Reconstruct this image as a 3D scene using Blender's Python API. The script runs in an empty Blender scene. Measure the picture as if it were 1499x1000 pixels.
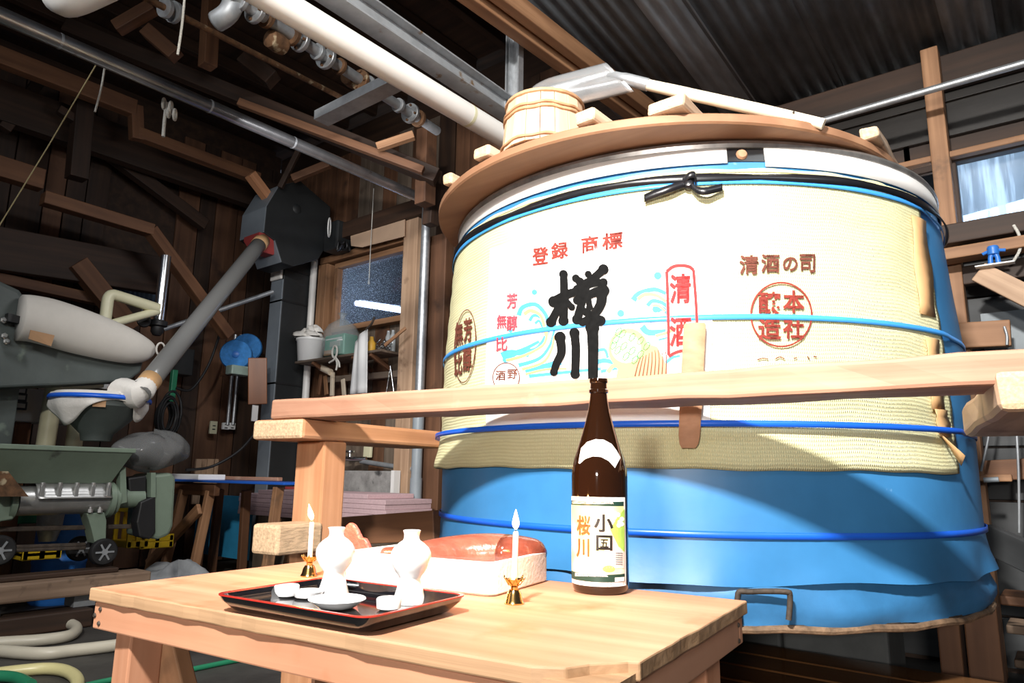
import bpy, bmesh, math, random
from mathutils import Vector, Matrix
random.seed(7)
C = bpy.context.scene.collection
SC = bpy.context.scene

# ---------------------------------------------------------------- camera, world, lights, exposure
F, TH, RO, ZC = 1026.74, 0.188296, 0.014422, 0.92
YAW = math.radians(38.5)
cam = bpy.data.cameras.new('camera'); camo = bpy.data.objects.new('camera', cam); C.objects.link(camo)
cam.sensor_width = 36.0; cam.lens = F / 1499.0 * 36.0; cam.clip_start = 0.02
camo.matrix_world = (Matrix.Translation((0, 0, ZC)) @ Matrix.Rotation(YAW, 4, 'Z')
                     @ Matrix.Rotation(math.pi / 2 + TH, 4, 'X') @ Matrix.Rotation(RO, 4, 'Z'))
SC.camera = camo
w = bpy.data.worlds.new('night'); SC.world = w; w.use_nodes = True
w.node_tree.nodes['Background'].inputs[0].default_value = (0.75, 0.8, 1.0, 1)
w.node_tree.nodes['Background'].inputs[1].default_value = 0.05
SC.view_settings.view_transform = 'Standard'; SC.view_settings.look = 'None'
SC.view_settings.exposure = 0.25; SC.view_settings.gamma = 1.0
SC.view_settings.use_curve_mapping = False
def area(name, loc, target, sx, sy, power, col):
    l = bpy.data.lights.new(name, 'AREA'); l.shape = 'RECTANGLE'; l.size = sx; l.size_y = sy
    l.energy = power; l.color = col
    o = bpy.data.objects.new(name, l); C.objects.link(o); o.location = loc
    o.rotation_euler = (Vector(target) - Vector(loc)).to_track_quat('-Z', 'Y').to_euler()
    return o
wl = area('work_lamp_main', (-0.15, -1.0, 3.2), (-1.1, 2.1, 1.35), 0.30, 0.20, 118, (1.0, 0.965, 0.915)); wl.data.spread = math.radians(100)
wl = area('fill_light_low', (0.9, -3.1, 1.5), (-1.15, 2.1, 1.5), 0.4, 0.3, 17, (1.0, 0.94, 0.88)); wl.data.spread = math.radians(60)  # fill added from the front to soften the contrast
area('tube_lamp_right', (0.9, 1.6, 3.05), (-0.4, 2.6, 0.8), 1.2, 0.12, 8, (0.93, 0.97, 1.0))
area('roof_fill_upward', (0.9, 1.6, 3.12), (-0.6, 3.0, 3.6), 1.2, 0.12, 7, (0.85, 0.94, 1.0))  # added beside the right tube to brighten the roof sheets
area('tube_lamp_wall', (-3.4, 2.4, 2.9), (-4.9, 4.3, 1.5), 1.2, 0.12, 24, (0.98, 0.98, 1.0))
area('tube_lamp_machines', (-3.3, -0.6, 3.3), (-5.0, 2.0, 0.8), 1.2, 0.12, 22, (0.96, 0.98, 1.0))

# ---------------------------------------------------------------- pixel rays (pixel of the photograph -> point at a given plane)
def ray(x, y):
    u, v = x - 749.5, 500.0 - y
    c, s = math.cos(RO), math.sin(RO); u, v = c * u - s * v, s * u + c * v
    ct, st = math.cos(TH), math.sin(TH)
    a, b, z = u, ct * F - st * v, st * F + ct * v
    cy, sy = math.cos(YAW), math.sin(YAW)
    return Vector((cy * a - sy * b, sy * a + cy * b, z)) / F
def py_(x, y, d): r = ray(x, y); r = r * (d / r.y); r.z += ZC; return r
def px_(x, y, d): r = ray(x, y); r = r * (d / r.x); r.z += ZC; return r
def pz_(x, y, z): r = ray(x, y); r = r * ((z - ZC) / r.z); r.z += ZC; return r
def pd_(x, y, Y):
    r = ray(x, y); b = -math.sin(YAW) * r.x + math.cos(YAW) * r.y; r = r * (Y / b); r.z += ZC; return r
V = Vector
GA = math.radians(6.5)                       # the table and the bar stand 6.5 degrees off the walls
GC, GS = math.cos(GA), math.sin(GA)
def G(x, y, z): return V((GC * x - GS * y, GS * x + GC * y, z))
def toG(p): return V((GC * p.x + GS * p.y, -GS * p.x + GC * p.y, p.z))
def pgy(x, y, d):                            # pixel -> point on the plane y = d of the turned frame
    r = ray(x, y); k = -GS * r.x + GC * r.y; r = r * (d / k); r.z += ZC; return r
def pgx(x, y, d):
    r = ray(x, y); k = GC * r.x + GS * r.y; r = r * (d / k); r.z += ZC; return r

# ---------------------------------------------------------------- materials
MATS = {}
def nt(name):
    m = bpy.data.materials.new(name); m.use_nodes = True
    return m, m.node_tree.nodes, m.node_tree.links, m.node_tree.nodes['Principled BSDF']
def ramp(N, stops):
    r = N.new('ShaderNodeValToRGB'); cr = r.color_ramp
    while len(cr.elements) < len(stops): cr.elements.new(0.5)
    for e, (p, c) in zip(cr.elements, stops): e.position = p; e.color = (*c, 1)
    return r
def basic(name, col, rough=0.5, metal=0.0, var=0.12, scale=6.0, bump=0.0, stretch=(1, 1, 1), spec=None, coat=0.0, spots=None, bscale=None, trans=0.0, alpha=1.0, emit=0.0):
    """paint / metal / stone: base colour with noise variation, optional dirt spots"""
    m, N, L, b = nt(name)
    tc = N.new('ShaderNodeTexCoord'); mp = N.new('ShaderNodeMapping'); mp.inputs['Scale'].default_value = stretch
    L.new(tc.outputs['Object'], mp.inputs[0])
    n = N.new('ShaderNodeTexNoise'); n.inputs['Scale'].default_value = scale; n.inputs['Detail'].default_value = 6; n.inputs['Roughness'].default_value = .62
    L.new(mp.outputs[0], n.inputs['Vector'])
    lo = tuple(max(0, c * (1 - var)) for c in col); hi = tuple(min(1, c * (1 + var)) for c in col)
    r = ramp(N, [(0.3, lo), (0.7, hi)]); L.new(n.outputs[0], r.inputs[0]); out = r.outputs[0]
    if spots:
        sc, th, scol = spots
        n2 = N.new('ShaderNodeTexNoise'); n2.inputs['Scale'].default_value = sc; n2.inputs['Detail'].default_value = 8
        L.new(mp.outputs[0], n2.inputs['Vector'])
        r2 = ramp(N, [(th, (0, 0, 0)), (th + .08, (1, 1, 1))]); L.new(n2.outputs[0], r2.inputs[0])
        mx = N.new('ShaderNodeMix'); mx.data_type = 'RGBA'; L.new(r2.outputs[0], mx.inputs[0]); L.new(out, mx.inputs[6]); mx.inputs[7].default_value = (*scol, 1)
        out = mx.outputs[2]
    L.new(out, b.inputs['Base Color'])
    b.inputs['Roughness'].default_value = rough; b.inputs['Metallic'].default_value = metal
    if spec is not None: b.inputs['Specular IOR Level'].default_value = spec
    b.inputs['Coat Weight'].default_value = coat
    b.inputs['Transmission Weight'].default_value = trans; b.inputs['Alpha'].default_value = alpha
    if emit: b.inputs['Emission Color'].default_value = (*col, 1); b.inputs['Emission Strength'].default_value = emit
    if bump:
        bp = N.new('ShaderNodeBump'); bp.inputs['Strength'].default_value = bump; bp.inputs['Distance'].default_value = .01
        nb = n
        if bscale:
            nb = N.new('ShaderNodeTexNoise'); nb.inputs['Scale'].default_value = bscale; nb.inputs['Detail'].default_value = 5; L.new(mp.outputs[0], nb.inputs['Vector'])
        L.new(nb.outputs[0], bp.inputs['Height']); L.new(bp.outputs[0], b.inputs['Normal'])
    MATS[name] = m; return m
def wood(name, lo, hi, rough=0.65, grain=22.0, bump=0.25, knots=True, stain=None, coat=0):
    """grain runs along the local X axis"""
    m, N, L, b = nt(name)
    tc = N.new('ShaderNodeTexCoord'); mp = N.new('ShaderNodeMapping'); mp.inputs['Scale'].default_value = (0.9, grain, grain)
    oi = N.new('ShaderNodeObjectInfo'); ad = N.new('ShaderNodeVectorMath'); ad.operation = 'ADD'
    ml = N.new('ShaderNodeMath'); ml.operation = 'MULTIPLY'; ml.inputs[1].default_value = 37.0
    L.new(oi.outputs['Random'], ml.inputs[0])
    L.new(tc.outputs['Object'], ad.inputs[0]); L.new(ml.outputs[0], ad.inputs[1]); L.new(ad.outputs[0], mp.inputs[0])
    n = N.new('ShaderNodeTexNoise'); n.inputs['Scale'].default_value = 1.0; n.inputs['Detail'].default_value = 5; n.inputs['Distortion'].default_value = .35
    L.new(mp.outputs[0], n.inputs['Vector'])
    n2 = N.new('ShaderNodeTexNoise'); n2.inputs['Scale'].default_value = 2.6; n2.inputs['Detail'].default_value = 4
    L.new(ad.outputs[0], n2.inputs['Vector'])
    mid = tuple((a + c) / 2 for a, c in zip(lo, hi))
    r = ramp(N, [(0.28, lo), (0.5, mid), (0.66, hi)]); L.new(n.outputs[0], r.inputs[0])
    mx = N.new('ShaderNodeMix'); mx.data_type = 'RGBA'; mx.blend_type = 'MULTIPLY'; mx.inputs[0].default_value = .55
    r2 = ramp(N, [(0.3, (.62, .55, .5)), (0.62, (1.08, 1.05, 1.0))]); L.new(n2.outputs[0], r2.inputs[0])
    L.new(r.outputs[0], mx.inputs[6]); L.new(r2.outputs[0], mx.inputs[7]); out = mx.outputs[2]
    if stain:
        sc, th, scol = stain
        n3 = N.new('ShaderNodeTexNoise'); n3.inputs['Scale'].default_value = sc; n3.inputs['Detail'].default_value = 7
        L.new(ad.outputs[0], n3.inputs['Vector']); r3 = ramp(N, [(th, (0, 0, 0)), (th + .12, (1, 1, 1))]); L.new(n3.outputs[0], r3.inputs[0])
        m3 = N.new('ShaderNodeMix'); m3.data_type = 'RGBA'; L.new(r3.outputs[0], m3.inputs[0]); L.new(out, m3.inputs[6]); m3.inputs[7].default_value = (*scol, 1); out = m3.outputs[2]
    L.new(out, b.inputs['Base Color']); b.inputs['Roughness'].default_value = rough; b.inputs['Coat Weight'].default_value = coat
    bp = N.new('ShaderNodeBump'); bp.inputs['Strength'].default_value = bump; bp.inputs['Distance'].default_value = .006
    L.new(n.outputs[0], bp.inputs['Height']); L.new(bp.outputs[0], b.inputs['Normal'])
    MATS[name] = m; return m

wood('bar_wood', (.40, .195, .122), (.57, .33, .222), grain=30, stain=(5, .62, (.62, .42, .29)))
wood('post_wood', (.50, .225, .105), (.68, .35, .19), grain=26)
wood('table_wood', (.45, .205, .112), (.62, .335, .212), grain=16, bump=.3, stain=(5.5, .56, (.40, .15, .065)))
wood('edge_wood', (.28, .165, .085), (.44, .28, .16), grain=40)
wood('lid_wood', (.26, .125, .065), (.37, .20, .11), grain=10, bump=.1)
wood('batten_wood', (.52, .36, .24), (.72, .55, .40), grain=30, stain=(18, .62, (.22, .15, .10)))
wood('bucket_wood', (.56, .35, .21), (.72, .51, .34), grain=14)
wood('hoop_wood', (.42, .22, .11), (.60, .36, .20), grain=40)
wood('frame_wood', (.25, .125, .06), (.43, .235, .125), grain=24, stain=(6, .62, (.16, .09, .05)))
wood('pale_post', (.38, .24, .15), (.58, .40, .27), grain=20, stain=(7, .6, (.25, .15, .09)))
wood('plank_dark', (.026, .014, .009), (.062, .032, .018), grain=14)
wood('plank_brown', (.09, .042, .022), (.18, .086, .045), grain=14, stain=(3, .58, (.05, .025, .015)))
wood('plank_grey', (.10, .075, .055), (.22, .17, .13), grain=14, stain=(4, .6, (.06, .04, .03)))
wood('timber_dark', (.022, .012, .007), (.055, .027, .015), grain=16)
wood('timber_brown', (.11, .048, .023), (.20, .092, .043), grain=16)
wood('timber_wet', (.10, .045, .018), (.21, .10, .04), rough=.18, grain=14, coat=.5)
wood('timber_worn', (.14, .09, .06), (.34, .24, .17), grain=12, stain=(9, .55, (.06, .04, .025)))
wood('stick_wood', (.34, .17, .09), (.48, .26, .15), grain=30)
wood('handle_pale', (.74, .62, .46), (.86, .77, .62), rough=.4, grain=20)
wood('plaque_wood', (.19, .065, .022), (.27, .10, .036), rough=.35, grain=10)
wood('board_grey', (.028, .031, .034), (.065, .07, .075), grain=8)
basic('end_grain', (.60, .41, .25), .75, var=.3, scale=26, bump=.3, stretch=(1, 4, 4))
basic('tank_blue', (.040, .195, .43), .42, var=.16, scale=2.2, bump=.12, bscale=9, spots=(16, .74, (.30, .52, .74)))
basic('skirt_blue', (.035, .165, .36), .5, var=.25, scale=4, bump=.35, bscale=7)
basic('strap_blue', (.012, .12, .70), .32, var=.05)
basic('strap_light', (.06, .34, .86), .32, var=.05)
basic('strap_black', (.008, .008, .010), .32, var=.2, spots=(55, .76, (.5, .5, .5)))
basic('white_sheet', (.80, .78, .75), .5, var=.03, scale=3, bump=.08)
basic('rim_metal', (.40, .38, .36), .38, metal=.8, var=.3, scale=14)
basic('rust_edge', (.17, .105, .06), .75, var=.55, scale=26, bump=.6)
basic('rust_iron', (.05, .036, .026), .7, var=.5, scale=30, bump=.5)
basic('tape_brown', (.60, .36, .17), .45, var=.08)
basic('print_white', (.86, .85, .82), .8, var=.02, bump=.12, bscale=160)
basic('print_black', (.006, .006, .006), .9, var=.3, scale=60, spec=.1)
basic('print_red', (.22, .024, .014), .8, var=.1)
basic('print_brown', (.14, .034, .018), .8, var=.15)
basic('print_pink', (.50, .06, .085), .8, var=.1)
basic('print_seal', (.46, .018, .018), .8, var=.1)
basic('print_sky', (.06, .34, .60), .8, var=.1, scale=40)
basic('print_sand', (.56, .31, .15), .8, var=.06)
basic('print_cream', (.70, .62, .38), .8, var=.04)
basic('print_green', (.015, .24, .08), .8, var=.1)
basic('label_white', (.88, .88, .86), .4, var=.01)
basic('label_green', (.016, .05, .035), .4, var=.1)
basic('label_text_dark', (.02, .015, .012), .5)
basic('label_text_orange', (.46, .085, .02), .5)
basic('label_lime', (.42, .64, .12), .4, var=.15, scale=30)
basic('label_pink', (.84, .66, .58), .4, var=.05, scale=30)
basic('porcelain', (.86, .87, .88), .12, var=.01, coat=.4)
basic('lacquer_black', (.006, .006, .008), .12, var=.1, coat=.6)
basic('lacquer_red', (.45, .03, .02), .25, var=.1, coat=.4)
basic('foam_white', (.87, .86, .85), .7, var=.02, scale=50, bump=.15, bscale=120)
basic('fish_red', (.40, .095, .06), .25, var=.35, scale=14, coat=.6, bump=.2, bscale=60, stretch=(1, 3, 1))
basic('fish_dark', (.20, .05, .03), .15, var=.5, scale=18, coat=.8, bump=.25, bscale=50)
basic('fish_fin', (.52, .12, .09), .35, var=.25, scale=30, bump=.5, bscale=70)
basic('fish_eye', (.01, .01, .012), .08, coat=.8)
basic('fish_belly', (.62, .34, .29), .25, var=.2, scale=20, coat=.5)
basic('brass', (.80, .50, .17), .16, metal=1.0, var=.05)
basic('candle_wax', (.90, .86, .78), .4, var=.01)
basic('wick', (.01, .01, .01), .9)
basic('steel_bright', (.66, .67, .68), .22, metal=1.0, var=.12, scale=5, stretch=(8, 8, .6))
basic('steel_pipe', (.36, .36, .37), .30, metal=.9, var=.3, scale=4, spots=(9, .70, (.20, .12, .08)))
basic('blade_steel', (.66, .67, .68), .25, metal=.75, var=.15, scale=6)
basic('galvanized', (.50, .52, .54), .42, metal=.75, var=.18, scale=30)
basic('zinc_dull', (.36, .38, .40), .5, metal=.5, var=.22, scale=12)
basic('pvc_white', (.86, .84, .80), .35, var=.02, spots=(38, .735, (.66, .46, .25)))
basic('pvc_grey', (.30, .34, .37), .4, var=.08)
basic('pvc_cream', (.72, .69, .47), .4, var=.06)
basic('rusty_steel', (.30, .21, .15), .7, metal=.35, var=.6, scale=14, spots=(11, .57, (.62, .58, .52)), bump=.2)
basic('rusty_dark', (.13, .065, .03), .8, metal=.2, var=.5, scale=20, spots=(14, .6, (.42, .34, .22)), bump=.4)
basic('beam_steel', (.42, .44, .46), .5, metal=.5, var=.2, scale=9, spots=(10, .6, (.24, .14, .06)))
basic('roof_dark', (.14, .155, .17), .5, metal=.2, var=.35, scale=3, stretch=(3, 1.2, 1))
basic('roof_light', (.40, .45, .50), .45, metal=.2, var=.3, scale=4, stretch=(3, .8, 1))
basic('machine_green', (.165, .215, .165), .45, var=.14, scale=4, spots=(7, .64, (.07, .075, .065)))
basic('machine_dark', (.075, .090, .085), .5, var=.2, scale=4, spots=(6, .63, (.16, .20, .165)))
basic('barrel_steel', (.42, .42, .41), .34, metal=.7, var=.2, scale=8)
basic('bag_cloth', (.56, .53, .48), .85, var=.06, scale=5, spots=(9, .78, (.14, .13, .12)))
basic('cloth_white', (.76, .73, .68), .9, var=.06, scale=6, bump=.3, bscale=40)
basic('cardboard', (.46, .27, .145), .85, var=.08, scale=8)
basic('cardboard_pale', (.60, .41, .275), .85, var=.07, scale=5)
basic('elevator_dark', (.018, .020, .021), .5, var=.15, scale=5)
basic('elevator_lit', (.20, .23, .26), .45, var=.08, scale=5)  # lighter copy of the elevator colour for the faces drawn as lit
basic('red_paint', (.38, .055, .05), .5, var=.15)
basic('rubber_black', (.010, .010, .011), .55, var=.2)
basic('control_grey', (.46, .47, .45), .4, var=.05)
basic('switch_dark', (.02, .03, .05), .35)
basic('switch_plate', (.55, .58, .60), .4)
basic('blue_plastic', (.03, .18, .60), .4, var=.12)
basic('blue_pale', (.035, .30, .55), .5, var=.12)
basic('blue_sheet', (.02, .12, .55), .35, var=.06)
basic('yellow_plastic', (.75, .50, .02), .4, var=.08)
basic('pink_foam', (.60, .42, .44), .8, var=.08, scale=60, bump=.25, bscale=120)
basic('sling_blue', (.04, .23, .60), .8, var=.2, scale=30)
basic('mint_metal', (.33, .43, .37), .45, var=.1)
basic('stone_grey', (.30, .295, .285), .9, var=.35, scale=9, spots=(7, .6, (.05, .05, .05)), bump=.5)
basic('concrete_dark', (.055, .052, .048), .55, var=.4, scale=3, bump=.3, bscale=18, spots=(2.2, .56, (.03, .028, .026)))
basic('tarp_grey', (.24, .25, .26), .75, var=.25, scale=6)
basic('hose_cream', (.56, .52, .42), .4, var=.05)
basic('hose_yellow', (.66, .60, .30), .35, var=.05)
basic('hose_green', (.02, .20, .10), .4, var=.1)
basic('rope_white', (.62, .60, .54), .9, var=.15, scale=80, bump=.6, bscale=150)
basic('string_tan', (.50, .42, .22), .85, var=.1)
basic('plastic_white', (.80, .80, .78), .4, var=.03)
basic('bag_green', (.05, .36, .24), .3, var=.08, coat=.3)
basic('black_gloss', (.012, .012, .013), .25)
basic('grey_panel', (.13, .15, .165), .5, var=.3, scale=3, metal=.2)
basic('dark_panel', (.030, .027, .026), .32, var=.35, scale=3, stretch=(1, 1, 6))
basic('mat_yellow_tape', (.75, .42, .05), .5)
def glassy(name, col, rough, alpha_mix, ior=1.45):
    """thin clear sheet: mix of transparent and glossy-diffuse"""
    m, N, L, b = nt(name)
    t = N.new('ShaderNodeBsdfTransparent'); t.inputs[0].default_value = (*col, 1)
    mx = N.new('ShaderNodeMixShader'); mx.inputs[0].default_value = alpha_mix
    b.inputs['Base Color'].default_value = (*col, 1); b.inputs['Roughness'].default_value = rough
    n = N.new('ShaderNodeTexNoise'); n.inputs['Scale'].default_value = 9; n.inputs['Detail'].default_value = 4
    bp = N.new('ShaderNodeBump'); bp.inputs['Strength'].default_value = .35; L.new(n.outputs[0], bp.inputs['Height']); L.new(bp.outputs[0], b.inputs['Normal'])
    L.new(t.outputs[0], mx.inputs[1]); L.new(b.outputs[0], mx.inputs[2]); L.new(mx.outputs[0], N['Material Output'].inputs[0])
    MATS[name] = m; return m
glassy('poly_bag', (.50, .51, .51), .18, .24)
glassy('clear_duct', (.30, .30, .29), .2, .6)
glassy('clear_bag', (.85, .88, .88), .18, .20)
glassy('jar_glass', (.80, .82, .82), .06, .35)

def bottle_glass():
    m, N, L, b = nt('bottle_glass')
    b.inputs['Base Color'].default_value = (.018, .006, .002, 1); b.inputs['Roughness'].default_value = .05
    b.inputs['Transmission Weight'].default_value = .25; b.inputs['IOR'].default_value = 1.5; b.inputs['Coat Weight'].default_value = .5
    MATS['bottle_glass'] = m
bottle_glass()
def label_print():
    m, N, L, b = nt('label_print')
    tc = N.new('ShaderNodeTexCoord'); n = N.new('ShaderNodeTexNoise'); n.inputs['Scale'].default_value = 16; n.inputs['Detail'].default_value = 1
    L.new(tc.outputs['Object'], n.inputs['Vector'])
    r = ramp(N, [(.36, (.90, .80, .30)), (.5, (.92, .86, .58)), (.62, (.90, .74, .56)), (.75, (.86, .62, .45))]); L.new(n.outputs[0], r.inputs[0]); L.new(r.outputs[0], b.inputs['Base Color'])
    b.inputs['Roughness'].default_value = .4; MATS['label_print'] = m
label_print()
def mat_straw():
    """woven rush mat: horizontal ribs and fine vertical warp"""
    m, N, L, b = nt('rush_mat')
    tc = N.new('ShaderNodeTexCoord'); uv = tc.outputs['UV']
    w1 = N.new('ShaderNodeTexWave'); w1.bands_direction = 'Y'; w1.inputs['Scale'].default_value = 26; w1.inputs['Distortion'].default_value = 1.2; w1.inputs['Detail Scale'].default_value = 1.0
    w2 = N.new('ShaderNodeTexWave'); w2.bands_direction = 'X'; w2.inputs['Scale'].default_value = 46; w2.inputs['Distortion'].default_value = .8
    L.new(uv, w1.inputs['Vector']); L.new(uv, w2.inputs['Vector'])
    n = N.new('ShaderNodeTexNoise'); n.inputs['Scale'].default_value = 3; n.inputs['Detail'].default_value = 6; L.new(uv, n.inputs['Vector'])
    r = ramp(N, [(.3, (.68, .66, .39)), (.7, (.79, .77, .50))]); L.new(n.outputs[0], r.inputs[0])
    mu = N.new('ShaderNodeMath'); mu.operation = 'MULTIPLY'; L.new(w1.outputs['Fac'], mu.inputs[0]); L.new(w2.outputs['Fac'], mu.inputs[1])
    mx = N.new('ShaderNodeMix'); mx.data_type = 'RGBA'; mx.blend_type = 'MULTIPLY'; mx.inputs[0].default_value = .5
    r2 = ramp(N, [(.0, (.66, .62, .5)), (.45, (1, 1, 1))]); L.new(mu.outputs[0], r2.inputs[0])
    L.new(r.outputs[0], mx.inputs[6]); L.new(r2.outputs[0], mx.inputs[7]); L.new(mx.outputs[2], b.inputs['Base Color'])
    b.inputs['Roughness'].default_value = .75
    bp = N.new('ShaderNodeBump'); bp.inputs['Strength'].default_value = .6; bp.inputs['Distance'].default_value = .004
    L.new(mu.outputs[0], bp.inputs['Height']); L.new(bp.outputs[0], b.inputs['Normal']); MATS['rush_mat'] = m
mat_straw()
def window_glass(name, tint, streaks):
    """dirty pane with snow specks / run marks on a dark clear sheet"""
    m, N, L, b = nt(name)
    tc = N.new('ShaderNodeTexCoord'); mp = N.new('ShaderNodeMapping'); L.new(tc.outputs['Object'], mp.inputs[0])
    mp.inputs['Scale'].default_value = (1, 1, .07) if streaks else (1, 1, 1)
    n = N.new('ShaderNodeTexNoise'); n.inputs['Scale'].default_value = 34 if streaks else 95; n.inputs['Detail'].default_value = 3; L.new(mp.outputs[0], n.inputs['Vector'])
    r = ramp(N, [(.48, (0, 0, 0)), (.66, (1, 1, 1))]) if streaks else ramp(N, [(.55, (.06, .06, .06)), (.68, (1, 1, 1))]); L.new(n.outputs[0], r.inputs[0])
    t = N.new('ShaderNodeBsdfTransparent'); t.inputs[0].default_value = (*tint, 1)
    tr = N.new('ShaderNodeBsdfTranslucent'); tr.inputs[0].default_value = (.7, .8, .9, 1)
    ms = N.new('ShaderNodeMixShader'); mu = N.new('ShaderNodeMath'); mu.operation = 'MULTIPLY_ADD'
    mu.inputs[1].default_value = .5 if streaks else .65; mu.inputs[2].default_value = .3 if streaks else .05; L.new(r.outputs[0], mu.inputs[0]); L.new(mu.outputs[0], ms.inputs[0])
    L.new(t.outputs[0], ms.inputs[1]); L.new(tr.outputs[0], ms.inputs[2])
    g = N.new('ShaderNodeBsdfGlossy'); g.inputs['Roughness'].default_value = .08; m2 = N.new('ShaderNodeMixShader'); m2.inputs[0].default_value = .10
    L.new(ms.outputs[0], m2.inputs[1]); L.new(g.outputs[0], m2.inputs[2]); L.new(m2.outputs[0], N['Material Output'].inputs[0]); MATS[name] = m
window_glass('pane_snowy', (.45, .50, .62), False)
window_glass('pane_streaked', (.45, .55, .66), True)
def emitter(name, col, s):
    m, N, L, b = nt(name); b.inputs['Base Color'].default_value = (*col, 1)
    b.inputs['Emission Color'].default_value = (*col, 1); b.inputs['Emission Strength'].default_value = s; MATS[name] = m
emitter('flame', (1.0, .62, .22), 16); emitter('flame_core', (1.0, .93, .75), 30); emitter('tube_glow', (.86, .93, 1.0), 26)

# ---------------------------------------------------------------- mesh helpers
class MB:
    def __init__(s): s.v = []; s.f = []; s.uv = None
    def add(s, vs, fs):
        o = len(s.v); s.v += [tuple(p) for p in vs]; s.f += [tuple(i + o for i in q) for q in fs]; return s
    def box(s, c, d, R=None):
        c = V(c); x, y, z = d[0] / 2, d[1] / 2, d[2] / 2
        vs = [V(p) for p in ((-x, -y, -z), (x, -y, -z), (x, y, -z), (-x, y, -z), (-x, -y, z), (x, -y, z), (x, y, z), (-x, y, z))]
        if R: vs = [R @ p for p in vs]
        return s.add([p + c for p in vs], [(3, 2, 1, 0), (4, 5, 6, 7), (0, 1, 5, 4), (1, 2, 6, 5), (2, 3, 7, 6), (3, 0, 4, 7)])
    def rings(s, rings, cap=True, closed=False):
        n = len(rings[0]); o = len(s.v)
        for r in rings: s.v += [tuple(p) for p in r]
        m = len(rings)
        for i in range(m if closed else m - 1):
            a, b = o + i * n, o + ((i + 1) % m) * n
            for j in range(n): k = (j + 1) % n; s.f.append((a + j, a + k, b + k, b + j))
        if cap and not closed:
            s.f.append(tuple(o + j for j in reversed(range(n)))); s.f.append(tuple(o + (m - 1) * n + j for j in range(n)))
        return s
    def lathe(s, prof, c=(0, 0, 0), n=32, cap=True, axis=None):
        c = V(c); R = V((0, 0, 1)).rotation_difference(V(axis)).to_matrix() if axis else None
        rs = []
        for r, z in prof:
            ring = [V((r * math.cos(2 * math.pi * j / n), r * math.sin(2 * math.pi * j / n), z)) for j in range(n)]
            rs.append([c + (R @ p if R else p) for p in ring])
        return s.rings(rs, cap)
    def tube(s, pts, r, n=10, cap=True, closed=False):
        pts = [V(p) for p in pts]; rr = r if isinstance(r, (list, tuple)) else [r] * len(pts)
        rs = []; up = None
        for i, p in enumerate(pts):
            a = pts[i - 1] if (i or closed) else p; b = pts[(i + 1) % len(pts)] if (i < len(pts) - 1 or closed) else p
            t = (b - a).normalized()
            if up is None: up = t.orthogonal().normalized()
            up = (up - t * up.dot(t)); up = up.normalized() if up.length > 1e-6 else t.orthogonal().normalized()
            q = t.cross(up)
            rs.append([p + (up * math.cos(2 * math.pi * j / n) + q * math.sin(2 * math.pi * j / n)) * rr[i] for j in range(n)])
        return s.rings(rs, cap, closed)
    def grid(s, fn, nu, nv, thick=None):
        o = len(s.v)
        for i in range(nu + 1):
            for j in range(nv + 1): s.v.append(tuple(fn(i / nu, j / nv)))
        for i in range(nu):
            for j in range(nv):
                a = o + i * (nv + 1) + j; s.f.append((a, a + nv + 1, a + nv + 2, a + 1))
        return s
    def prism(s, poly, A, B, ext):
        """polygon given in the plane (origin ext[0], axes A,B), extruded along ext[1]"""
        o, e = V(ext[0]), V(ext[1]); base = [o + V(A) * p[0] + V(B) * p[1] for p in poly]; n = len(poly)
        fs = [tuple(reversed(range(n))), tuple(range(n, 2 * n))] + [(i, (i + 1) % n, n + (i + 1) % n, n + i) for i in range(n)]
        return s.add(base + [p + e for p in base], fs)
def smooth_path(pts, k=6):
    pts = [V(p) for p in pts]; out = []
    for i in range(len(pts) - 1):
        p0 = pts[max(i - 1, 0)]; p1 = pts[i]; p2 = pts[i + 1]; p3 = pts[min(i + 2, len(pts) - 1)]
        for j in range(k):
            t = j / k
            out.append(.5 * ((2 * p1) + (p2 - p0) * t + (2 * p0 - 5 * p1 + 4 * p2 - p3) * t * t + (3 * p1 - p0 - 3 * p2 + p3) * t ** 3))
    out.append(pts[-1]); return out
def tag(o, label=None, cat=None, group=None, kind=None):
    if label: o['label'] = label
    if cat: o['category'] = cat
    if group: o['group'] = group
    if kind: o['kind'] = kind
    return o
WORLD = {}
def thing(name, loc, label, cat, group=None):
    o = bpy.data.objects.new(name, None); o.empty_display_size = .1; o.location = loc; C.objects.link(o)
    WORLD[o.name] = Matrix.Translation(V(loc)); return tag(o, label, cat, group)
def O(name, mb, mat, parent=None, label=None, cat=None, group=None, kind=None, sm=False, bev=0, M=None, sol=0, seg=2):
    me = bpy.data.meshes.new(name); me.from_pydata(mb.v, [], mb.f); me.validate()
    b = bmesh.new(); b.from_mesh(me); bmesh.ops.recalc_face_normals(b, faces=b.faces); b.to_mesh(me); b.free()
    if mb.uv:
        ul = me.uv_layers.new(name='UVMap')
        for lp in me.loops: ul.data[lp.index].uv = mb.uv[lp.vertex_index]
    me.materials.append(MATS[mat])
    if sm:
        for p in me.polygons: p.use_smooth = True
        if sm != 'all': me.set_sharp_from_angle(angle=math.radians(42))
    o = bpy.data.objects.new(name, me)
    if M is not None: o.matrix_basis = M
    W = M if M is not None else Matrix.Identity(4)
    C.objects.link(o); WORLD[o.name] = W.copy()
    if parent is not None:
        o.parent = parent; o.matrix_parent_inverse = WORLD[parent.name].inverted()
    if bev:
        md = o.modifiers.new('bevel', 'BEVEL'); md.width = bev; md.segments = seg; md.limit_method = 'ANGLE'; md.angle_limit = .6
    if sol:
        md = o.modifiers.new('solid', 'SOLIDIFY'); md.thickness = sol; md.offset = 0
    return tag(o, label, cat, group, kind)
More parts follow.
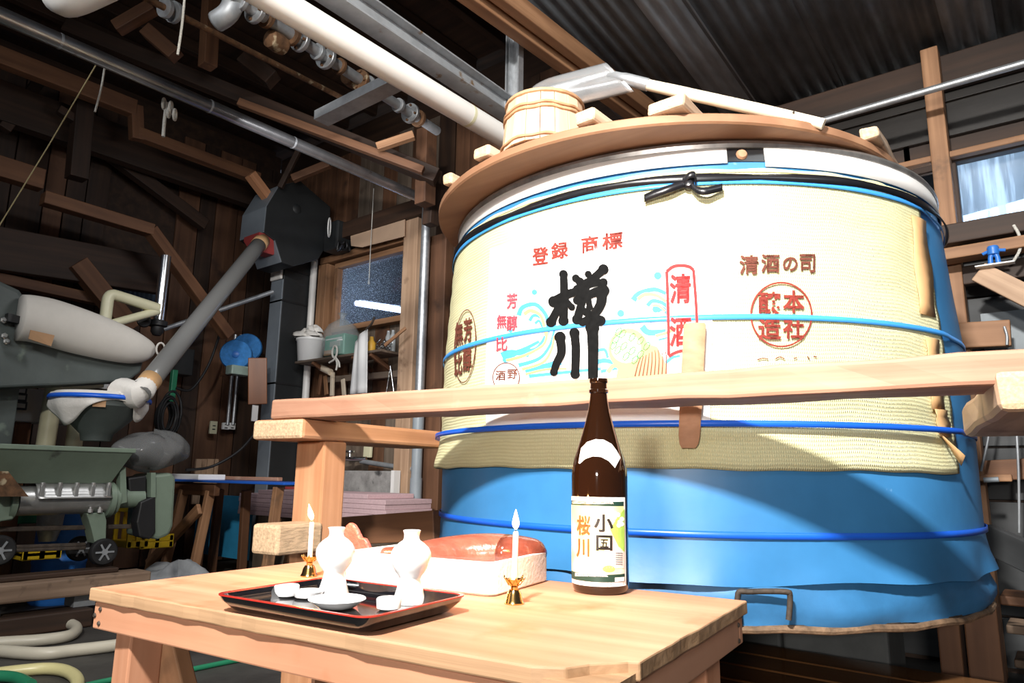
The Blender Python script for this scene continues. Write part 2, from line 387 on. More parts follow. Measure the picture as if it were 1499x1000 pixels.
def beam(name, A, B, w, h, mat, parent=None, label=None, cat=None, group=None, kind=None, bev=.006, up=(0, 0, 1), ends=None, rough=0):
    """timber / bar from A to B (centre line), w across, h along `up`; local X is its length"""
    A, B = V(A), V(B); d = B - A; L = d.length; x = d.normalized(); u = V(up)
    if abs(x.dot(u)) > .98: u = V((0, 1, 0))
    y = u.cross(x).normalized(); z = x.cross(y)
    M = Matrix((x, y, z)).transposed().to_4x4(); M.translation = (A + B) / 2
    mb = MB()
    if rough:
        k = max(4, int(L / .12)); rs = []
        rnd = random.Random(int(L * 1000))
        for i in range(k + 1):
            X = -L / 2 + L * i / k; j = lambda: rnd.uniform(-rough, rough)
            rs.append([V((X, -w / 2 + j(), -h / 2 + j())), V((X, w / 2 + j(), -h / 2 + j())), V((X, w / 2 + j(), h / 2 + j())), V((X, -w / 2 + j(), h / 2 + j()))])
        mb.rings(rs)
    else: mb.box((0, 0, 0), (L, w, h))
    o = O(name, mb, mat, parent, label, cat, group, kind, bev=bev, M=M)
    if ends:
        o.data.materials.append(MATS[ends])
        for p in o.data.polygons:
            if abs(p.normal.x) > .8: p.material_index = 1
    return o
def pipe(name, pts, r, mat, parent=None, label=None, cat=None, group=None, kind=None, n=16, curve=False):
    return O(name, MB().tube(smooth_path(pts) if curve else pts, r, n), mat, parent, label, cat, group, kind, sm=True)

# ---------------------------------------------------------------- lettering (built-in font) as flat meshes in a unit box
GLYPH = {}
def glyph(ch, bold=0.0):
    k = (ch, bold)
    if k in GLYPH: return GLYPH[k]
    cu = bpy.data.curves.new('t', 'FONT'); cu.body = ch; cu.size = 1; cu.resolution_u = 3; cu.offset = bold
    o = bpy.data.objects.new('t', cu); C.objects.link(o)
    dg = bpy.context.evaluated_depsgraph_get(); dg.update(); me = o.evaluated_get(dg).to_mesh()
    vs = [(v.co.x, v.co.y) for v in me.vertices]; fs = [tuple(p.vertices) for p in me.polygons]
    o.evaluated_get(dg).to_mesh_clear(); bpy.data.objects.remove(o); bpy.data.curves.remove(cu)
    x0 = min(v[0] for v in vs); x1 = max(v[0] for v in vs); y0 = min(v[1] for v in vs); y1 = max(v[1] for v in vs)
    sx, sy = max(x1 - x0, 1e-4), max(y1 - y0, 1e-4)
    GLYPH[k] = ([((x - x0) / sx, (y - y0) / sy) for x, y in vs], fs); return GLYPH[k]
def diced(vs, fs, step):
    """cut flat polygons along a grid so that they can be laid on a curved surface"""
    b = bmesh.new(); bv = [b.verts.new((x, y, 0)) for x, y in vs]
    for f in fs:
        try: b.faces.new([bv[i] for i in f])
        except ValueError: pass
    xs = [v.co.x for v in b.verts]
    if xs:
        x = min(xs) + step
        while x < max(xs):
            bmesh.ops.bisect_plane(b, geom=b.verts[:] + b.edges[:] + b.faces[:], plane_co=(x, 0, 0), plane_no=(1, 0, 0), dist=1e-5); x += step
        ys = [v.co.y for v in b.verts]; y = min(ys) + step
        while y < max(ys):
            bmesh.ops.bisect_plane(b, geom=b.verts[:] + b.edges[:] + b.faces[:], plane_co=(0, y, 0), plane_no=(0, 1, 0), dist=1e-5); y += step
    b.verts.index_update(); out = ([(v.co.x, v.co.y) for v in b.verts], [tuple(v.index for v in f.verts) for f in b.faces]); b.free(); return out
def stroke2(pts, w0, w1=None, n=None):
    """thick polyline -> polygon outline (2D)"""
    w1 = w0 if w1 is None else w1; P = [V((p[0], p[1], 0)) for p in pts]; P = smooth_path(P, 5) if len(P) > 2 else P
    Lf, Rt = [], []
    for i, p in enumerate(P):
        t = (P[min(i + 1, len(P) - 1)] - P[max(i - 1, 0)]).normalized(); q = V((-t.y, t.x, 0)); k = i / (len(P) - 1); ww = (w0 + (w1 - w0) * k) / 2
        Lf.append((p + q * ww)[:2]); Rt.append((p - q * ww)[:2])
    vs = Lf + Rt; m = len(P); return vs, [(i, i + 1, m + i + 1, m + i) for i in range(m - 1)]
def disc2(cx, cy, rx, ry=None, n=24):
    ry = ry or rx; return [(cx + rx * math.cos(2 * math.pi * i / n), cy + ry * math.sin(2 * math.pi * i / n)) for i in range(n)], [tuple(range(n))]
def ring2(cx, cy, rx, ry, w, n=48, tilt=0):
    vs = []; c, s = math.cos(tilt), math.sin(tilt)
    for k in (0, w):
        for i in range(n):
            a = 2 * math.pi * i / n; x, y = (rx - k) * math.cos(a), (ry - k) * math.sin(a); vs.append((cx + c * x - s * y, cy + s * x + c * y))
    return vs, [(i, (i + 1) % n, n + (i + 1) % n, n + i) for i in range(n)]

# ================================================================ THE SETTING
WB = 4.35; WL = -7.0
O('floor', MB().grid(lambda u, v: (-9 + 13 * u, -4 + 9 * v, 0), 4, 4), 'concrete_dark', kind='structure')
basic('panel_board', (.022, .019, .017), .3, var=.35, scale=3, stretch=(.6, 1, 5))
# back wall: vertical boards with openings for two windows
wall_back = O('wall_back', MB().box((-2.5, WB + .10, 2.2), (11, .02, 4.4)).v and MB().add(
    *(lambda q: (q.v, q.f))((lambda m: (m.box((-6.45, WB + .10, 2.3), (1.3, .03, 4.6)), m.box((-2.52, WB + .10, 2.3), (3.9, .03, 4.6)),
      m.box((-5.15, WB + .10, 1.16), (1.35, .03, 2.32)), m.box((-5.15, WB + .10, 3.80), (1.35, .03, 1.6)),
      m.box((1.1, WB + .10, 1.12), (3.4, .03, 2.24)), m.box((1.1, WB + .10, 3.65), (3.4, .03, 1.98)), m)[-1])(MB()))), 'plank_dark', kind='structure')
x = -7.0; i = 0
while x < -2.9:
    wd = random.uniform(.15, .24); cx = x + wd / 2
    mt = random.choice(['plank_brown', 'plank_brown', 'plank_dark', 'plank_grey'] if cx < -5.6 else ['plank_grey', 'plank_brown', 'plank_grey'] if cx < -4.4 else ['plank_dark', 'plank_brown'])
    segs = [(0.02, 2.33), (3.02, 4.3)] if -5.85 < cx < -4.62 else [(0.02, 4.3)]
    for z0, z1 in segs:
        dy = random.uniform(-.008, .008)
        beam('plank', (cx, WB + .065 + dy, z0), (cx, WB + .065 + dy, z1), wd - .008, .03, mt, wall_back, up=(0, 1, 0), bev=.003)
    x += wd; i += 1
# right end of the back wall: dark horizontal boards above and below the window
z = .02
while z < 3.3:
    h = random.uniform(.2, .3)
    if z + h < 2.22 or z > 2.66:
        mt = 'board_grey' if z < 2.2 else 'panel_board'
        beam('plank', (-1.2, WB + .065, z + h / 2), (2.2, WB + .065 + random.uniform(-.01, .01), z + h / 2), .03, h - .012, mt, wall_back, bev=.003)
    z += h
# left wall
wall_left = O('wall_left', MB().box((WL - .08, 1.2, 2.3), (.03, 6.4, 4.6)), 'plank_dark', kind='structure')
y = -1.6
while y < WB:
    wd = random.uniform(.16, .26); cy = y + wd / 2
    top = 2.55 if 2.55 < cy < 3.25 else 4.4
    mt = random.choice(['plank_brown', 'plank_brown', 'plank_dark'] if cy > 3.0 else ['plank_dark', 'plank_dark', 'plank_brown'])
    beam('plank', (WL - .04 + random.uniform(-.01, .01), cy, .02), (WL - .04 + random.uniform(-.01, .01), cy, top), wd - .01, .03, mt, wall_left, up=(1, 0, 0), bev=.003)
    y += wd
# corrugated daylight panel in the left wall
def corrug(name, x0, x1, y0, y1, zf, pitch, amp, mat, **k):
    n = int((x1 - x0) / pitch * 6); mb = MB()
    mb.grid(lambda u, v: (x0 + (x1 - x0) * u, y0 + (y1 - y0) * v, zf(y0 + (y1 - y0) * v) + amp * math.cos(2 * math.pi * (x1 - x0) * u / pitch)), n, 2)
    return O(name, mb, mat, sm='all', sol=.002, **k)
nb = 60; mb = MB().grid(lambda u, v: (WL - .03 + .010 * math.cos(u * 2 * math.pi * 14), 2.5 + .62 * u, 2.45 + .4 * v), nb, 1)
basic('block_grey', (.085, .09, .09), .8, var=.2, scale=6, bump=.3, spots=(5, .7, (.22, .17, .04)))
basic('panel_blue', (.16, .24, .34), .4, var=.2, scale=3)
O('corrugated_panel', mb, 'panel_blue', wall_left, sm='all', sol=.003)
# roof: corrugated sheets over the tank, dark boarding to the left
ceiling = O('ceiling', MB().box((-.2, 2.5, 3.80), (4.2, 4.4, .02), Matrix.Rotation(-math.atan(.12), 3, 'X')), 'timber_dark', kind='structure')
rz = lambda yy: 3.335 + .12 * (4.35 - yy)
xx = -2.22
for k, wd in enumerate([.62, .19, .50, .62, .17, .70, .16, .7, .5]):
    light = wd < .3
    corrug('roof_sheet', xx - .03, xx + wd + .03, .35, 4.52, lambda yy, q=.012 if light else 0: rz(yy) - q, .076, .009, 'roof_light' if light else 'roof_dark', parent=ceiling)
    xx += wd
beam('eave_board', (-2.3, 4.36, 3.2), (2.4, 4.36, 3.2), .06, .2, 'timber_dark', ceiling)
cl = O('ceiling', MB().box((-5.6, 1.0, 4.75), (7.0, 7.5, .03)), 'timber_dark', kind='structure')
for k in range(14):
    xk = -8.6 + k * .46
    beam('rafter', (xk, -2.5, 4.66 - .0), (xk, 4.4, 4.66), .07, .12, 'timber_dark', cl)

# window 1 (left, dirty glass with snow behind) -------------------------------
def window(name, x0, x1, z0, z1, fw, mat, pane, extra):
    root = thing(name, ((x0 + x1) / 2, WB, z0), None, None); root['kind'] = 'structure'
    beam('window_frame', (x0 - fw, WB, z1 + fw / 2), (x1 + fw, WB, z1 + fw / 2), .09, fw, mat, root)
    beam('window_frame', (x0 - fw, WB, z0 - fw / 2), (x1 + fw, WB, z0 - fw / 2), .10, fw, mat, root)
    beam('window_frame', (x0 - fw / 2, WB, z0), (x0 - fw / 2, WB, z1), .09, fw, mat, root, up=(1, 0, 0))
    beam('window_frame', (x1 + fw / 2, WB, z0), (x1 + fw / 2, WB, z1), .09, fw, mat, root, up=(1, 0, 0))
    O('window_pane', MB().box(((x0 + x1) / 2, WB + .02, (z0 + z1) / 2), (x1 - x0, .004, z1 - z0)), pane, root)
    return root
W1 = window('window_1', -5.72, -4.74, 2.36, 2.98, .055, 'frame_wood', 'pane_snowy', None)
beam('outer_lintel', (-5.98, WB - .03, 3.09), (-4.70, WB - .03, 3.09), .1, .07, 'frame_wood', W1)
beam('outer_jamb', (-5.93, WB - .02, 2.2), (-5.93, WB - .02, 3.05), .12, .14, 'frame_wood', W1, up=(1, 0, 0))
W2 = window('window_2', -.34, .75, 2.27, 2.64, .04, 'timber_dark', 'pane_streaked', None)
# beyond the panes: night air, glowing tubes added to stand in for reflected lamplight
def glow_standin(A, B, r, label, body=True):
    A, B = V(A), V(B); t = thing('glow_standin_tube', A.lerp(B, .5), label, 'lamp')
    pipe('tube', [A, B], r, 'tube_glow', t)
    beam('glow_bracket', A.lerp(B, .5) + V((0, .05, .03)), V((A.lerp(B, .5).x, 5.56, A.lerp(B, .5).z + .03)), .03, .03, 'zinc_dull', t)
    beam('glow_housing', A + V((0, .05, .03)), B + V((0, .05, .03)), .05, .04, 'plastic_white', t)
glow_standin(py_(522, 444, 4.9), py_(612, 458, 4.9), .03, 'glowing tube added outside for the lamp reflection in the snow-specked window pane')
glow_standin(py_(1400, 328, 4.7), py_(1540, 290, 4.7), .035, 'glowing tube added outside for the reflected glow on the streaked window pane')
O('outer_wall', MB().box((-2.4, 5.6, 2.5), (11, .1, 5)), 'grey_panel', label='grey metal wall of the neighbouring building outside the windows', cat='wall')

# ================================================================ THE TANK
TCX, TCY = -1.3738, 3.0100
PROF = [(.50, 1.105), (.56, 1.110), (.62, 1.119), (.68, 1.107), (.757, 1.100), (1.08, 1.098), (1.41, 1.092), (1.85, 1.064), (1.95, 1.052), (2.02, 1.042), (2.2, 1.02)]
def TR(z):
    if z <= PROF[0][0]: return PROF[0][1]
    for (a, ra), (b, rb) in zip(PROF, PROF[1:]):
        if z <= b: return ra + (rb - ra) * (z - a) / (b - a)
    return PROF[-1][1]
def thit(px, py, off=0.0):
    """pixel -> (angle, height) on the tank's side"""
    r = ray(px, py); z = 1.4
    for _ in range(8):
        R = TR(z) + off; a = r.x ** 2 + r.y ** 2; b = -(r.x * TCX + r.y * TCY); c = TCX ** 2 + TCY ** 2 - R * R
        t = (-b - math.sqrt(max(b * b - a * c, 0))) / a; z = ZC + r.z * t
    return math.atan2(r.y * t - TCY, r.x * t - TCX), z
def tp(th, z, off=0.0):
    R = TR(z) + off; return V((TCX + R * math.cos(th), TCY + R * math.sin(th), z))
D2R = math.radians
tank = thing('sake_tank', (TCX, TCY, .5), 'large round blue fermentation tank wrapped in a printed straw mat', 'tank')
mb = MB(); zs = [.62, .63, .65, .68, .72, .757, .85, 1.0, 1.08, 1.3, 1.41, 1.6, 1.85, 1.95, 2.0]; n = 160
def wob(th, z):
    k = max(0, (.72 - z) / .1)
    return .012 * k * math.sin(th * 9) + .007 * k * math.sin(th * 23 + 1) + .003 * math.sin(th * 5 + z * 6)
rs = []
for z in zs:
    ring = []
    for j in range(n):
        th = 2 * math.pi * j / n; zz = z + (.007 * math.sin(th * 7) + .003 * math.sin(th * 17 + 2) if z < .66 else 0)
        R = TR(z) + wob(th, z); ring.append(V((TCX + R * math.cos(th), TCY + R * math.sin(th), zz)))
    rs.append(ring)
O('tank_jacket', mb.rings(rs, cap=False), 'tank_blue', tank, sm='all', label='blue jacket with loose lower hem')
rs = []
for z, dr in ((.505, -.012), (.53, -.004), (.56, .003), (.60, -.006), (.64, -.02), (.68, -.03)):
    rs.append([V((TCX + (1.105 + dr + .010 * math.sin(j * .41) * math.sin(z * 50) + .006 * math.sin(j * .9)) * math.cos(2 * math.pi * j / n),
                  TCY + (1.105 + dr + .010 * math.sin(j * .41) * math.sin(z * 50) + .006 * math.sin(j * .9)) * math.sin(2 * math.pi * j / n), z + .004 * math.sin(j * .7))) for j in range(n)])
O('lower_skirt', MB().rings(rs, cap=False), 'skirt_blue', tank, sm='all', label='dented lower skirt of the jacket')
O('bottom_rim', MB().tube([V((TCX + 1.098 * math.cos(2 * math.pi * j / 96), TCY + 1.098 * math.sin(2 * math.pi * j / 96), .497 + .003 * math.sin(j * 1.7))) for j in range(96)], .011, 8, closed=True), 'rust_edge', tank, sm=True)
O('tank_floor', MB().lathe([(1.09, .495), (1.09, .51)], (TCX, TCY, 0), 64), 'rust_iron', tank)
mb = MB().lathe([(1.044, 1.992), (1.058, 1.995), (1.062, 2.008), (1.056, 2.020), (1.036, 2.022), (1.03, 2.01), (1.03, 1.95)], (TCX, TCY, 0), 120, cap=False)
O('top_rim', mb, 'rim_metal', tank, sm=True, label='grey steel top rim')
# white liner sheets folded over the shoulder, a gap between them
def band(a0, a1, z0, z1, off, nu=60, nv=1, wav=0, thick=.003):
    mb = MB(); mb.grid(lambda u, v: tp(a0 + (a1 - a0) * u, z0 + (z1 - z0) * v + wav * math.sin(u * 40) * (1 - v), off), nu, nv); return mb
aL, _ = thit(1064, 236); aR, _ = thit(1118, 232)
O('liner_sheet', band(D2R(-200), aL, 1.938, 1.995, .008), 'white_sheet', tank, sm='all', sol=.003)
O('liner_sheet', band(aR, D2R(20), 1.925, 1.995, .008), 'white_sheet', tank, sm='all', sol=.003)
O('neck_gap_dark', band(aL - .01, aR + .01, 1.945, 1.995, .0055, 8), 'black_gloss', tank, sm='all')  # black strip painted in for the dark of the gap
p0 = thit(1085, 228)
bk = tp(p0[0], p0[1], .004); O('wooden_bung', MB().lathe([(.016, -.006), (.019, .004), (.014, .012), (.005, .014)], bk, 12, axis=(math.cos(p0[0]), math.sin(p0[0]), .1)), 'stick_wood', tank, sm=True)

# straw mat around the tank
mat_t = thing('straw_mat', tp(D2R(-75), .94, .01), 'yellow woven straw mat with printed emblem, tied around the blue tank', 'mat')
A0, A1 = D2R(-178), thit(1366, 450)[0]
def matpt(u, v):
    th = A0 + (A1 - A0) * u; zb = .945 + .0022 * math.sin(u * 31) + .0016 * math.sin(u * 83); zt = 1.915 + .003 * math.sin(u * 90)
    zt -= .03 * max(0, (u - .93) / .07); z = zb + (zt - zb) * v
    off = .008 + .028 * max(0, .14 - v) * max(0, math.sin(u * 5 + .4)) / .14 + .0015 * math.sin(v * 60)
    th2 = th + .012 * (1 - v) * u
    return tp(th2, z, off)
mb = MB(); nu, nv = 150, 40; mb.grid(matpt, nu, nv)
mb.uv = [((i / nu) * (A1 - A0) * 1.1, (j / nv) * .97) for i in range(nu + 1) for j in range(nv + 1)]
O('woven_mat', mb, 'rush_mat', mat_t, sm='all', sol=.006)
for z in (.955, 1.905):                                     # stitched hems
    O('hem', MB().grid(lambda u, v: tp(A0 + (A1 - A0) * u, z - .004 + .008 * v, .0135 + (.02 * max(0, math.sin(u * 5 + .4)) if z < 1 else 0)), 120, 1), 'rush_mat', mat_t, sm='all', sol=.003) if z > 1 else None
def onmat(name, polys, mat, off, parent=mat_t, step=9, split=False, **k):
    """flat print given in photograph pixels, laid on the curved mat"""
    if split:
        for q in polys: onmat(name, [q], mat, off, parent, step, **k)
        return
    mb = MB()
    for vs, fs in polys:
        vs, fs = diced(vs, fs, step)
        mb.add([tp(*thit(x, y, .0145), .0155 + off * 1.5) for x, y in vs], fs)
    return O(name, mb, mat, parent, **k)
def txt(ch, cx, cy, w, h, slope=0.0, lean=0.0, bold=0.008, box=None):
    vs, fs = glyph(ch, bold); V2, F2 = [], []                   # thin font strokes thickened by laying shifted copies
    for dx, dy in ((0, 0), (.034, .0), (.0, .034), (.034, .034)):
        o = len(V2); V2 += [(cx + (u - .5) * w + lean * (v - .5) * h + (dx - .017) * w, cy - (v - .5) * h + slope * (u - .5) * w + (dy - .017) * h) for u, v in vs]; F2 += [tuple(i + o for i in f) for f in fs]
    return V2, F2
panel = [(718, 364), (770, 350), (830, 337), (900, 324), (970, 313), (1032, 305), (1041, 380), (1043, 470), (1040, 570), (1040, 616), (960, 617), (880, 618), (800, 621), (712, 627), (711, 560), (714, 460)]
onmat('printed_panel', [(panel, [tuple(range(len(panel)))])], 'print_white', .0005, step=6)
onmat('registered_lettering', [txt(c, x, y, w, h, -.13) for c, x, y, w, h in (('登', 792, 375, 23, 25), ('録', 820, 367, 24, 24), ('商', 864, 358, 24, 24), ('標', 897, 353, 29, 24))], 'print_red', .002, split=True)
# waves
sky = []
for pts, w0, w1 in [([(760, 462), (766, 450), (785, 446), (800, 462), (803, 480)], 7, 5), ([(776, 470), (782, 462), (793, 466), (798, 478)], 5, 3), ([(784, 474), (790, 470), (796, 482)], 4, 3),
                    ([(738, 530), (760, 515), (785, 512), (800, 492), (806, 470)], 8, 5), ([(748, 520), (775, 508), (790, 500)], 6, 4), ([(760, 535), (790, 525), (806, 505), (812, 482)], 6, 3), ([(770, 545), (800, 536), (822, 530)], 7, 9), ([(775, 551), (830, 545), (880, 540)], 5, 4), ([(735, 521), (750, 516), (775, 520)], 10, 6),
                    ([(927, 440), (936, 430), (958, 424), (975, 430)], 9, 5), ([(948, 448), (955, 441), (968, 443), (978, 450)], 6, 5), ([(962, 455), (970, 452), (980, 462)], 8, 5), ([(940, 478), (950, 487), (975, 486)], 10, 8), ([(942, 470), (947, 466), (954, 472)], 4, 3),
                    ([(870, 532), (885, 528), (902, 532)], 7, 6), ([(868, 516), (885, 512), (890, 524)], 5, 4), ([(964, 498), (972, 496), (978, 494)], 3, 2), ([(974, 532), (984, 524), (996, 521)], 5, 3), ([(880, 544), (910, 538)], 5, 3)]:
    sky.append(stroke2(pts, w0, w1))
for c in [(783, 428, 4), (963, 404, 5.6), (909, 459, 5.2), (960, 453, 5), (925, 470, 3.2), (748, 484, 3)]: sky.append(disc2(*c))
onmat('wave_print', sky, 'print_sky', .0012, split=True, step=7)
sand = [stroke2(p, a, b) for p, a, b in [([(768, 460), (778, 455), (792, 462), (798, 480), (800, 492)], 5, 4), ([(742, 528), (770, 520), (796, 505), (802, 486)], 4, 3), ([(765, 541), (795, 531), (808, 512), (812, 492)], 4, 3), ([(770, 548), (800, 541), (830, 540)], 3, 3),
                    ([(934, 438), (945, 431), (962, 433), (975, 442)], 5, 4), ([(955, 448), (964, 448), (974, 456)], 3, 3), ([(960, 492), (980, 486), (990, 480)], 4, 3), ([(890, 545), (900, 535), (912, 542)], 6, 6)]]
onmat('foam_print', sand, 'print_sand', .0016, split=True, step=7)
onmat('turtle_print', [disc2(920, 512, 29, 31), ([(905, 540), (935, 500), (962, 508), (976, 535), (978, 565), (900, 565)], [(0, 1, 2, 3, 4, 5)])], 'print_sand', .0018, step=6)
onmat('shell_print', [disc2(917, 510, 22, 22)], 'print_cream', .0022, step=6)
hexs = [ring2(x, y, 4.2, 7.5, 1.2, 6, .6) for x, y in [(912, 489), (926, 494), (938, 499), (947, 507), (902, 498), (914, 507), (926, 514), (938, 519), (905, 513), (917, 522), (930, 527), (899, 506), (906, 486)]]
onmat('shell_scales', hexs, 'print_green', .0028, split=True)
onmat('tail_lines', [stroke2([(930 + i * 5.6, 551), (934 + i * 5.2, 535 - i * 1.5), (938 + i * 4.2, 524 - i * 2.2)], 1.8, .8) for i in range(9)], 'print_brown', .0026, split=True)
# brushed characters
def brush(strokes): return [q for a, b, c in strokes for q in ([stroke2(a, b * 1.08, c * 1.08)] + [disc2(*a[0], b * .64), disc2(*a[-1], c * .64)])]
cherry = [([(812, 442), (830, 432), (846, 427)], 13, 11), ([(826, 402), (827, 430), (826, 470)], 10, 12), ([(826, 436), (816, 456), (808, 472)], 9, 12), ([(829, 440), (838, 450)], 8, 8),
          ([(844, 408), (850, 413)], 9, 10), ([(862, 402), (866, 408)], 8, 7), ([(884, 395), (874, 404), (860, 414)], 12, 9), ([(846, 424), (866, 416), (884, 414)], 10, 10),
          ([(858, 424), (852, 446), (846, 468)], 9, 12), ([(846, 440), (868, 430), (884, 426)], 10, 14), ([(882, 428), (880, 446), (868, 464), (854, 472)], 15, 10), ([(850, 452), (866, 462), (880, 470)], 9, 12), ([(862, 436), (864, 450)], 8, 8)]
river = [([(821, 494), (823, 516), (816, 532), (812, 545)], 13, 9), ([(842, 488), (844, 512), (843, 548)], 12, 11), ([(868, 480), (869, 510), (869, 560)], 16, 13)]
onmat('brushed_lettering', brush(cherry), 'print_black', .0032, step=7)
onmat('brushed_lettering', brush(river), 'print_black', .0032, step=7)
onmat('fine_lettering', [txt(c, x, y, w, h, -.1) for c, x, y, w, h in (('芳', 751, 441, 15, 22), ('醇', 751, 473, 15, 22), ('無', 736, 471, 14, 20), ('比', 736, 504, 16, 20))], 'print_pink', .003, split=True)
seal = [stroke2(p, 4.2, 4.2) for p in ([(976, 398), (978, 450), (979, 520)], [(1015, 396), (1019, 450), (1022, 520)], [(976, 398), (985, 391), (997, 389), (1009, 391), (1015, 396)], [(979, 522), (990, 516), (1002, 513)])]
onmat('seal_frame', seal, 'print_seal', .003)
onmat('seal_lettering', [txt('清', 996, 423, 30, 42, -.04, 0, .010), txt('酒', 996, 486, 30, 42, -.04, 0, .010)], 'print_seal', .003, split=True)
onmat('maker_disc', [disc2(743, 553, 20, 22)], 'print_white', .0036)
onmat('maker_disc_ring', [ring2(743, 553, 20, 22, 1.5)], 'print_brown', .004)
onmat('maker_lettering', [txt('野', 752, 548, 14, 14), txt('酒', 735, 550, 14, 14)], 'print_brown', .0042, split=True)
onmat('slogan_lettering', [txt(c, x, y, w, h, .0) for c, x, y, w, h in (('清', 1096, 388, 27, 27), ('酒', 1127, 386, 26, 26), ('の', 1156, 387, 21, 20), ('司', 1181, 386, 22, 26))], 'print_brown', .002, split=True)
onmat('seal_ring', [ring2(1143, 461, 45.5, 48, 2.6)], 'print_red', .002)
onmat('seal_characters', [txt('本', 1161, 442, 30, 32, .02, 0, .008), txt('社', 1161, 480, 30, 32, .02, 0, .008), txt('醸', 1126, 444, 32, 32, .02, 0, .008), txt('造', 1126, 481, 32, 32, .02, 0, .008)], 'print_red', .002, split=True)
onmat('oval_ring', [ring2(682, 507, 16, 54, 1.4, 56, .06)], 'print_brown', .002, step=4)
onmat('oval_characters', [txt('芳', 686, 483, 12, 34, -.25, 0, .008), txt('無', 673, 489, 11, 34, -.25, 0, .008), txt('醇', 685, 526, 12, 34, -.25, 0, .008), txt('比', 672, 532, 11, 34, -.25, 0, .008)], 'print_brown', .002, split=True, step=3)
onmat('small_lettering', [stroke2(p, 1.6, 1.6) for p in ([(1108, 527), (1116, 525), (1124, 526)], [(1134, 526), (1141, 523), (1148, 526)], [(1161, 525), (1166, 524)], [(1181, 522), (1184, 526)], [(1190, 522), (1195, 523)])], 'print_brown', .002, split=True)
# folded tape along the mat's right edge
def tape(pts, wd, off):
    mb = MB(); q = [thit(x, y, .014) for x, y in pts]; k = len(q)
    mb.grid(lambda u, v: tp(q[round(u * (k - 1))][0] + (v - .5) * wd / 1.09, q[round(u * (k - 1))][1], off + .004 * math.sin(u * 9 + v * 3)), k - 1, 2)
    return O('paper_tape', mb, 'tape_brown', mat_t, sm='all', sol=.003)
def seq(a, b, k): return [(a[0] + (b[0] - a[0]) * i / k, a[1] + (b[1] - a[1]) * i / k) for i in range(k + 1)]
tape(seq((1343, 320), (1357, 462), 8), .10, .019); tape(seq((1363, 496), (1372, 600), 6), .08, .019); tape(seq((1374, 600), (1381, 640), 4), .07, .022)
q = [thit(1378, 632, .02), thit(1391, 668, .02)]
fl = MB().grid(lambda u, v: tp(q[0][0] + (q[1][0] - q[0][0]) * u + (v - .5) * .04 * (1 - .5 * u), q[0][1] + (q[1][1] - q[0][1]) * u - .03 * v, .02 + .05 * u * (1 - v * .5)), 6, 2)
O('loose_tape_end', fl, 'tape_brown', mat_t, sm='all', sol=.003)

# straps
def strap(name, z, hgt, off, mat, label, a0=-180, a1=180, dz=0, group=None):
    mb = MB(); n = 140
    def fn(u, v):
        th = D2R(a0) + (D2R(a1) - D2R(a0)) * u; k = min(1, max(0, (A1 + .10 - th) / .10)); return tp(th, z + hgt * (v - .5) + dz * math.cos(th + .9), .006 + (off - .006) * k)
    return O(name, mb.grid(fn, n, 1), mat, label=label, cat='strap', sm='all', sol=.002, group=group)
strap('packing_strap', 1.409, .017, .019, 'strap_light', 'light blue strap crossing the printed characters on the straw mat')
strap('packing_strap', 1.080, .019, .036, 'strap_blue', 'blue strap holding the wooden stick against the straw mat')
strap('packing_strap', .757, .020, .007, 'strap_blue', 'blue strap around the bare lower part of the blue tank')
strap('packing_strap', 1.865, .016, .018, 'strap_light', 'blue strap just below the tied black rubber band')
kb = thing('rubber_band', tp(D2R(-70), 1.88, .02), 'black rubber band knotted around the top of the straw mat', 'band')
mb = MB(); mb.grid(lambda u, v: tp(D2R(-185) + D2R(200) * u, 1.884 + .0145 * (2 * v - 1) * (.6 + .4 * abs(math.cos(u * 26))) + .004 * math.sin(u * 26), .020 + .006 * math.sin(u * 26) * (v - .5)), 160, 2)
O('band_loop', mb, 'strap_black', kb, sm='all', sol=.006)
kq = thit(1008, 272, .02); K = lambda x, y, o: tp(*thit(x, y, .02), o)
O('knot', MB().lathe([(.004, -.016), (.014, -.012), (.018, 0), (.013, .010), (.004, .013)], tp(kq[0], kq[1], .03), 10, axis=(.3, -1, .35)), 'strap_black', kb, sm=True)
def ribbon(pts, offs, wd):
    P = smooth_path([tp(*thit(x, y, .02), o) for (x, y), o in zip(pts, offs)], 4); mb = MB(); k = len(P) - 1
    mb.grid(lambda u, v: P[round(u * k)] + V((0, 0, (v - .5) * wd)), k, 1); return mb
O('band_end', ribbon([(1004, 270), (980, 280), (958, 287), (944, 292)], [.03, .04, .036, .03], .026), 'strap_black', kb, sm='all', sol=.005)
O('band_end', ribbon([(1010, 272), (1020, 283), (1032, 285), (1045, 281), (1056, 277)], [.034, .045, .05, .042, .035], .025), 'strap_black', kb, sm='all', sol=.005)
O('band_end', ribbon([(1000, 268), (1008, 262), (1016, 261), (1018, 268)], [.03, .045, .045, .03], .022), 'strap_black', kb, sm='all', sol=.005)
# stick tucked under the strap
s0 = thit(1017, 474, .03); s1 = thit(1008, 656, .03)
b1 = tp(*s0, .036); b2 = tp(*s1, .030); th = s1[0]; nrm = V((math.cos(th), math.sin(th), 0)); tg = V((-math.sin(th), math.cos(th), 0))
rs = []
for k, (wv, dv) in enumerate([(.058, .018), (.066, .024), (.066, .024), (.066, .024), (.062, .022), (.054, .016), (.040, .010)]):
    t = [0, .02, .3, .6, .9, .97, 1][k]; c = b1.lerp(b2, t)
    rs.append([c + tg * (wv / 2 * sx) + nrm * (dv / 2 * sy) for sx, sy in ((-1, -.6), (-.6, -1), (.6, -1), (1, -.6), (1, .6), (.6, 1), (-.6, 1), (-1, .6))])
O('paddle_stick', MB().rings(rs), 'stick_wood', label='flat brown wooden stick tucked under the blue strap on the straw mat', cat='stick', sm=True)
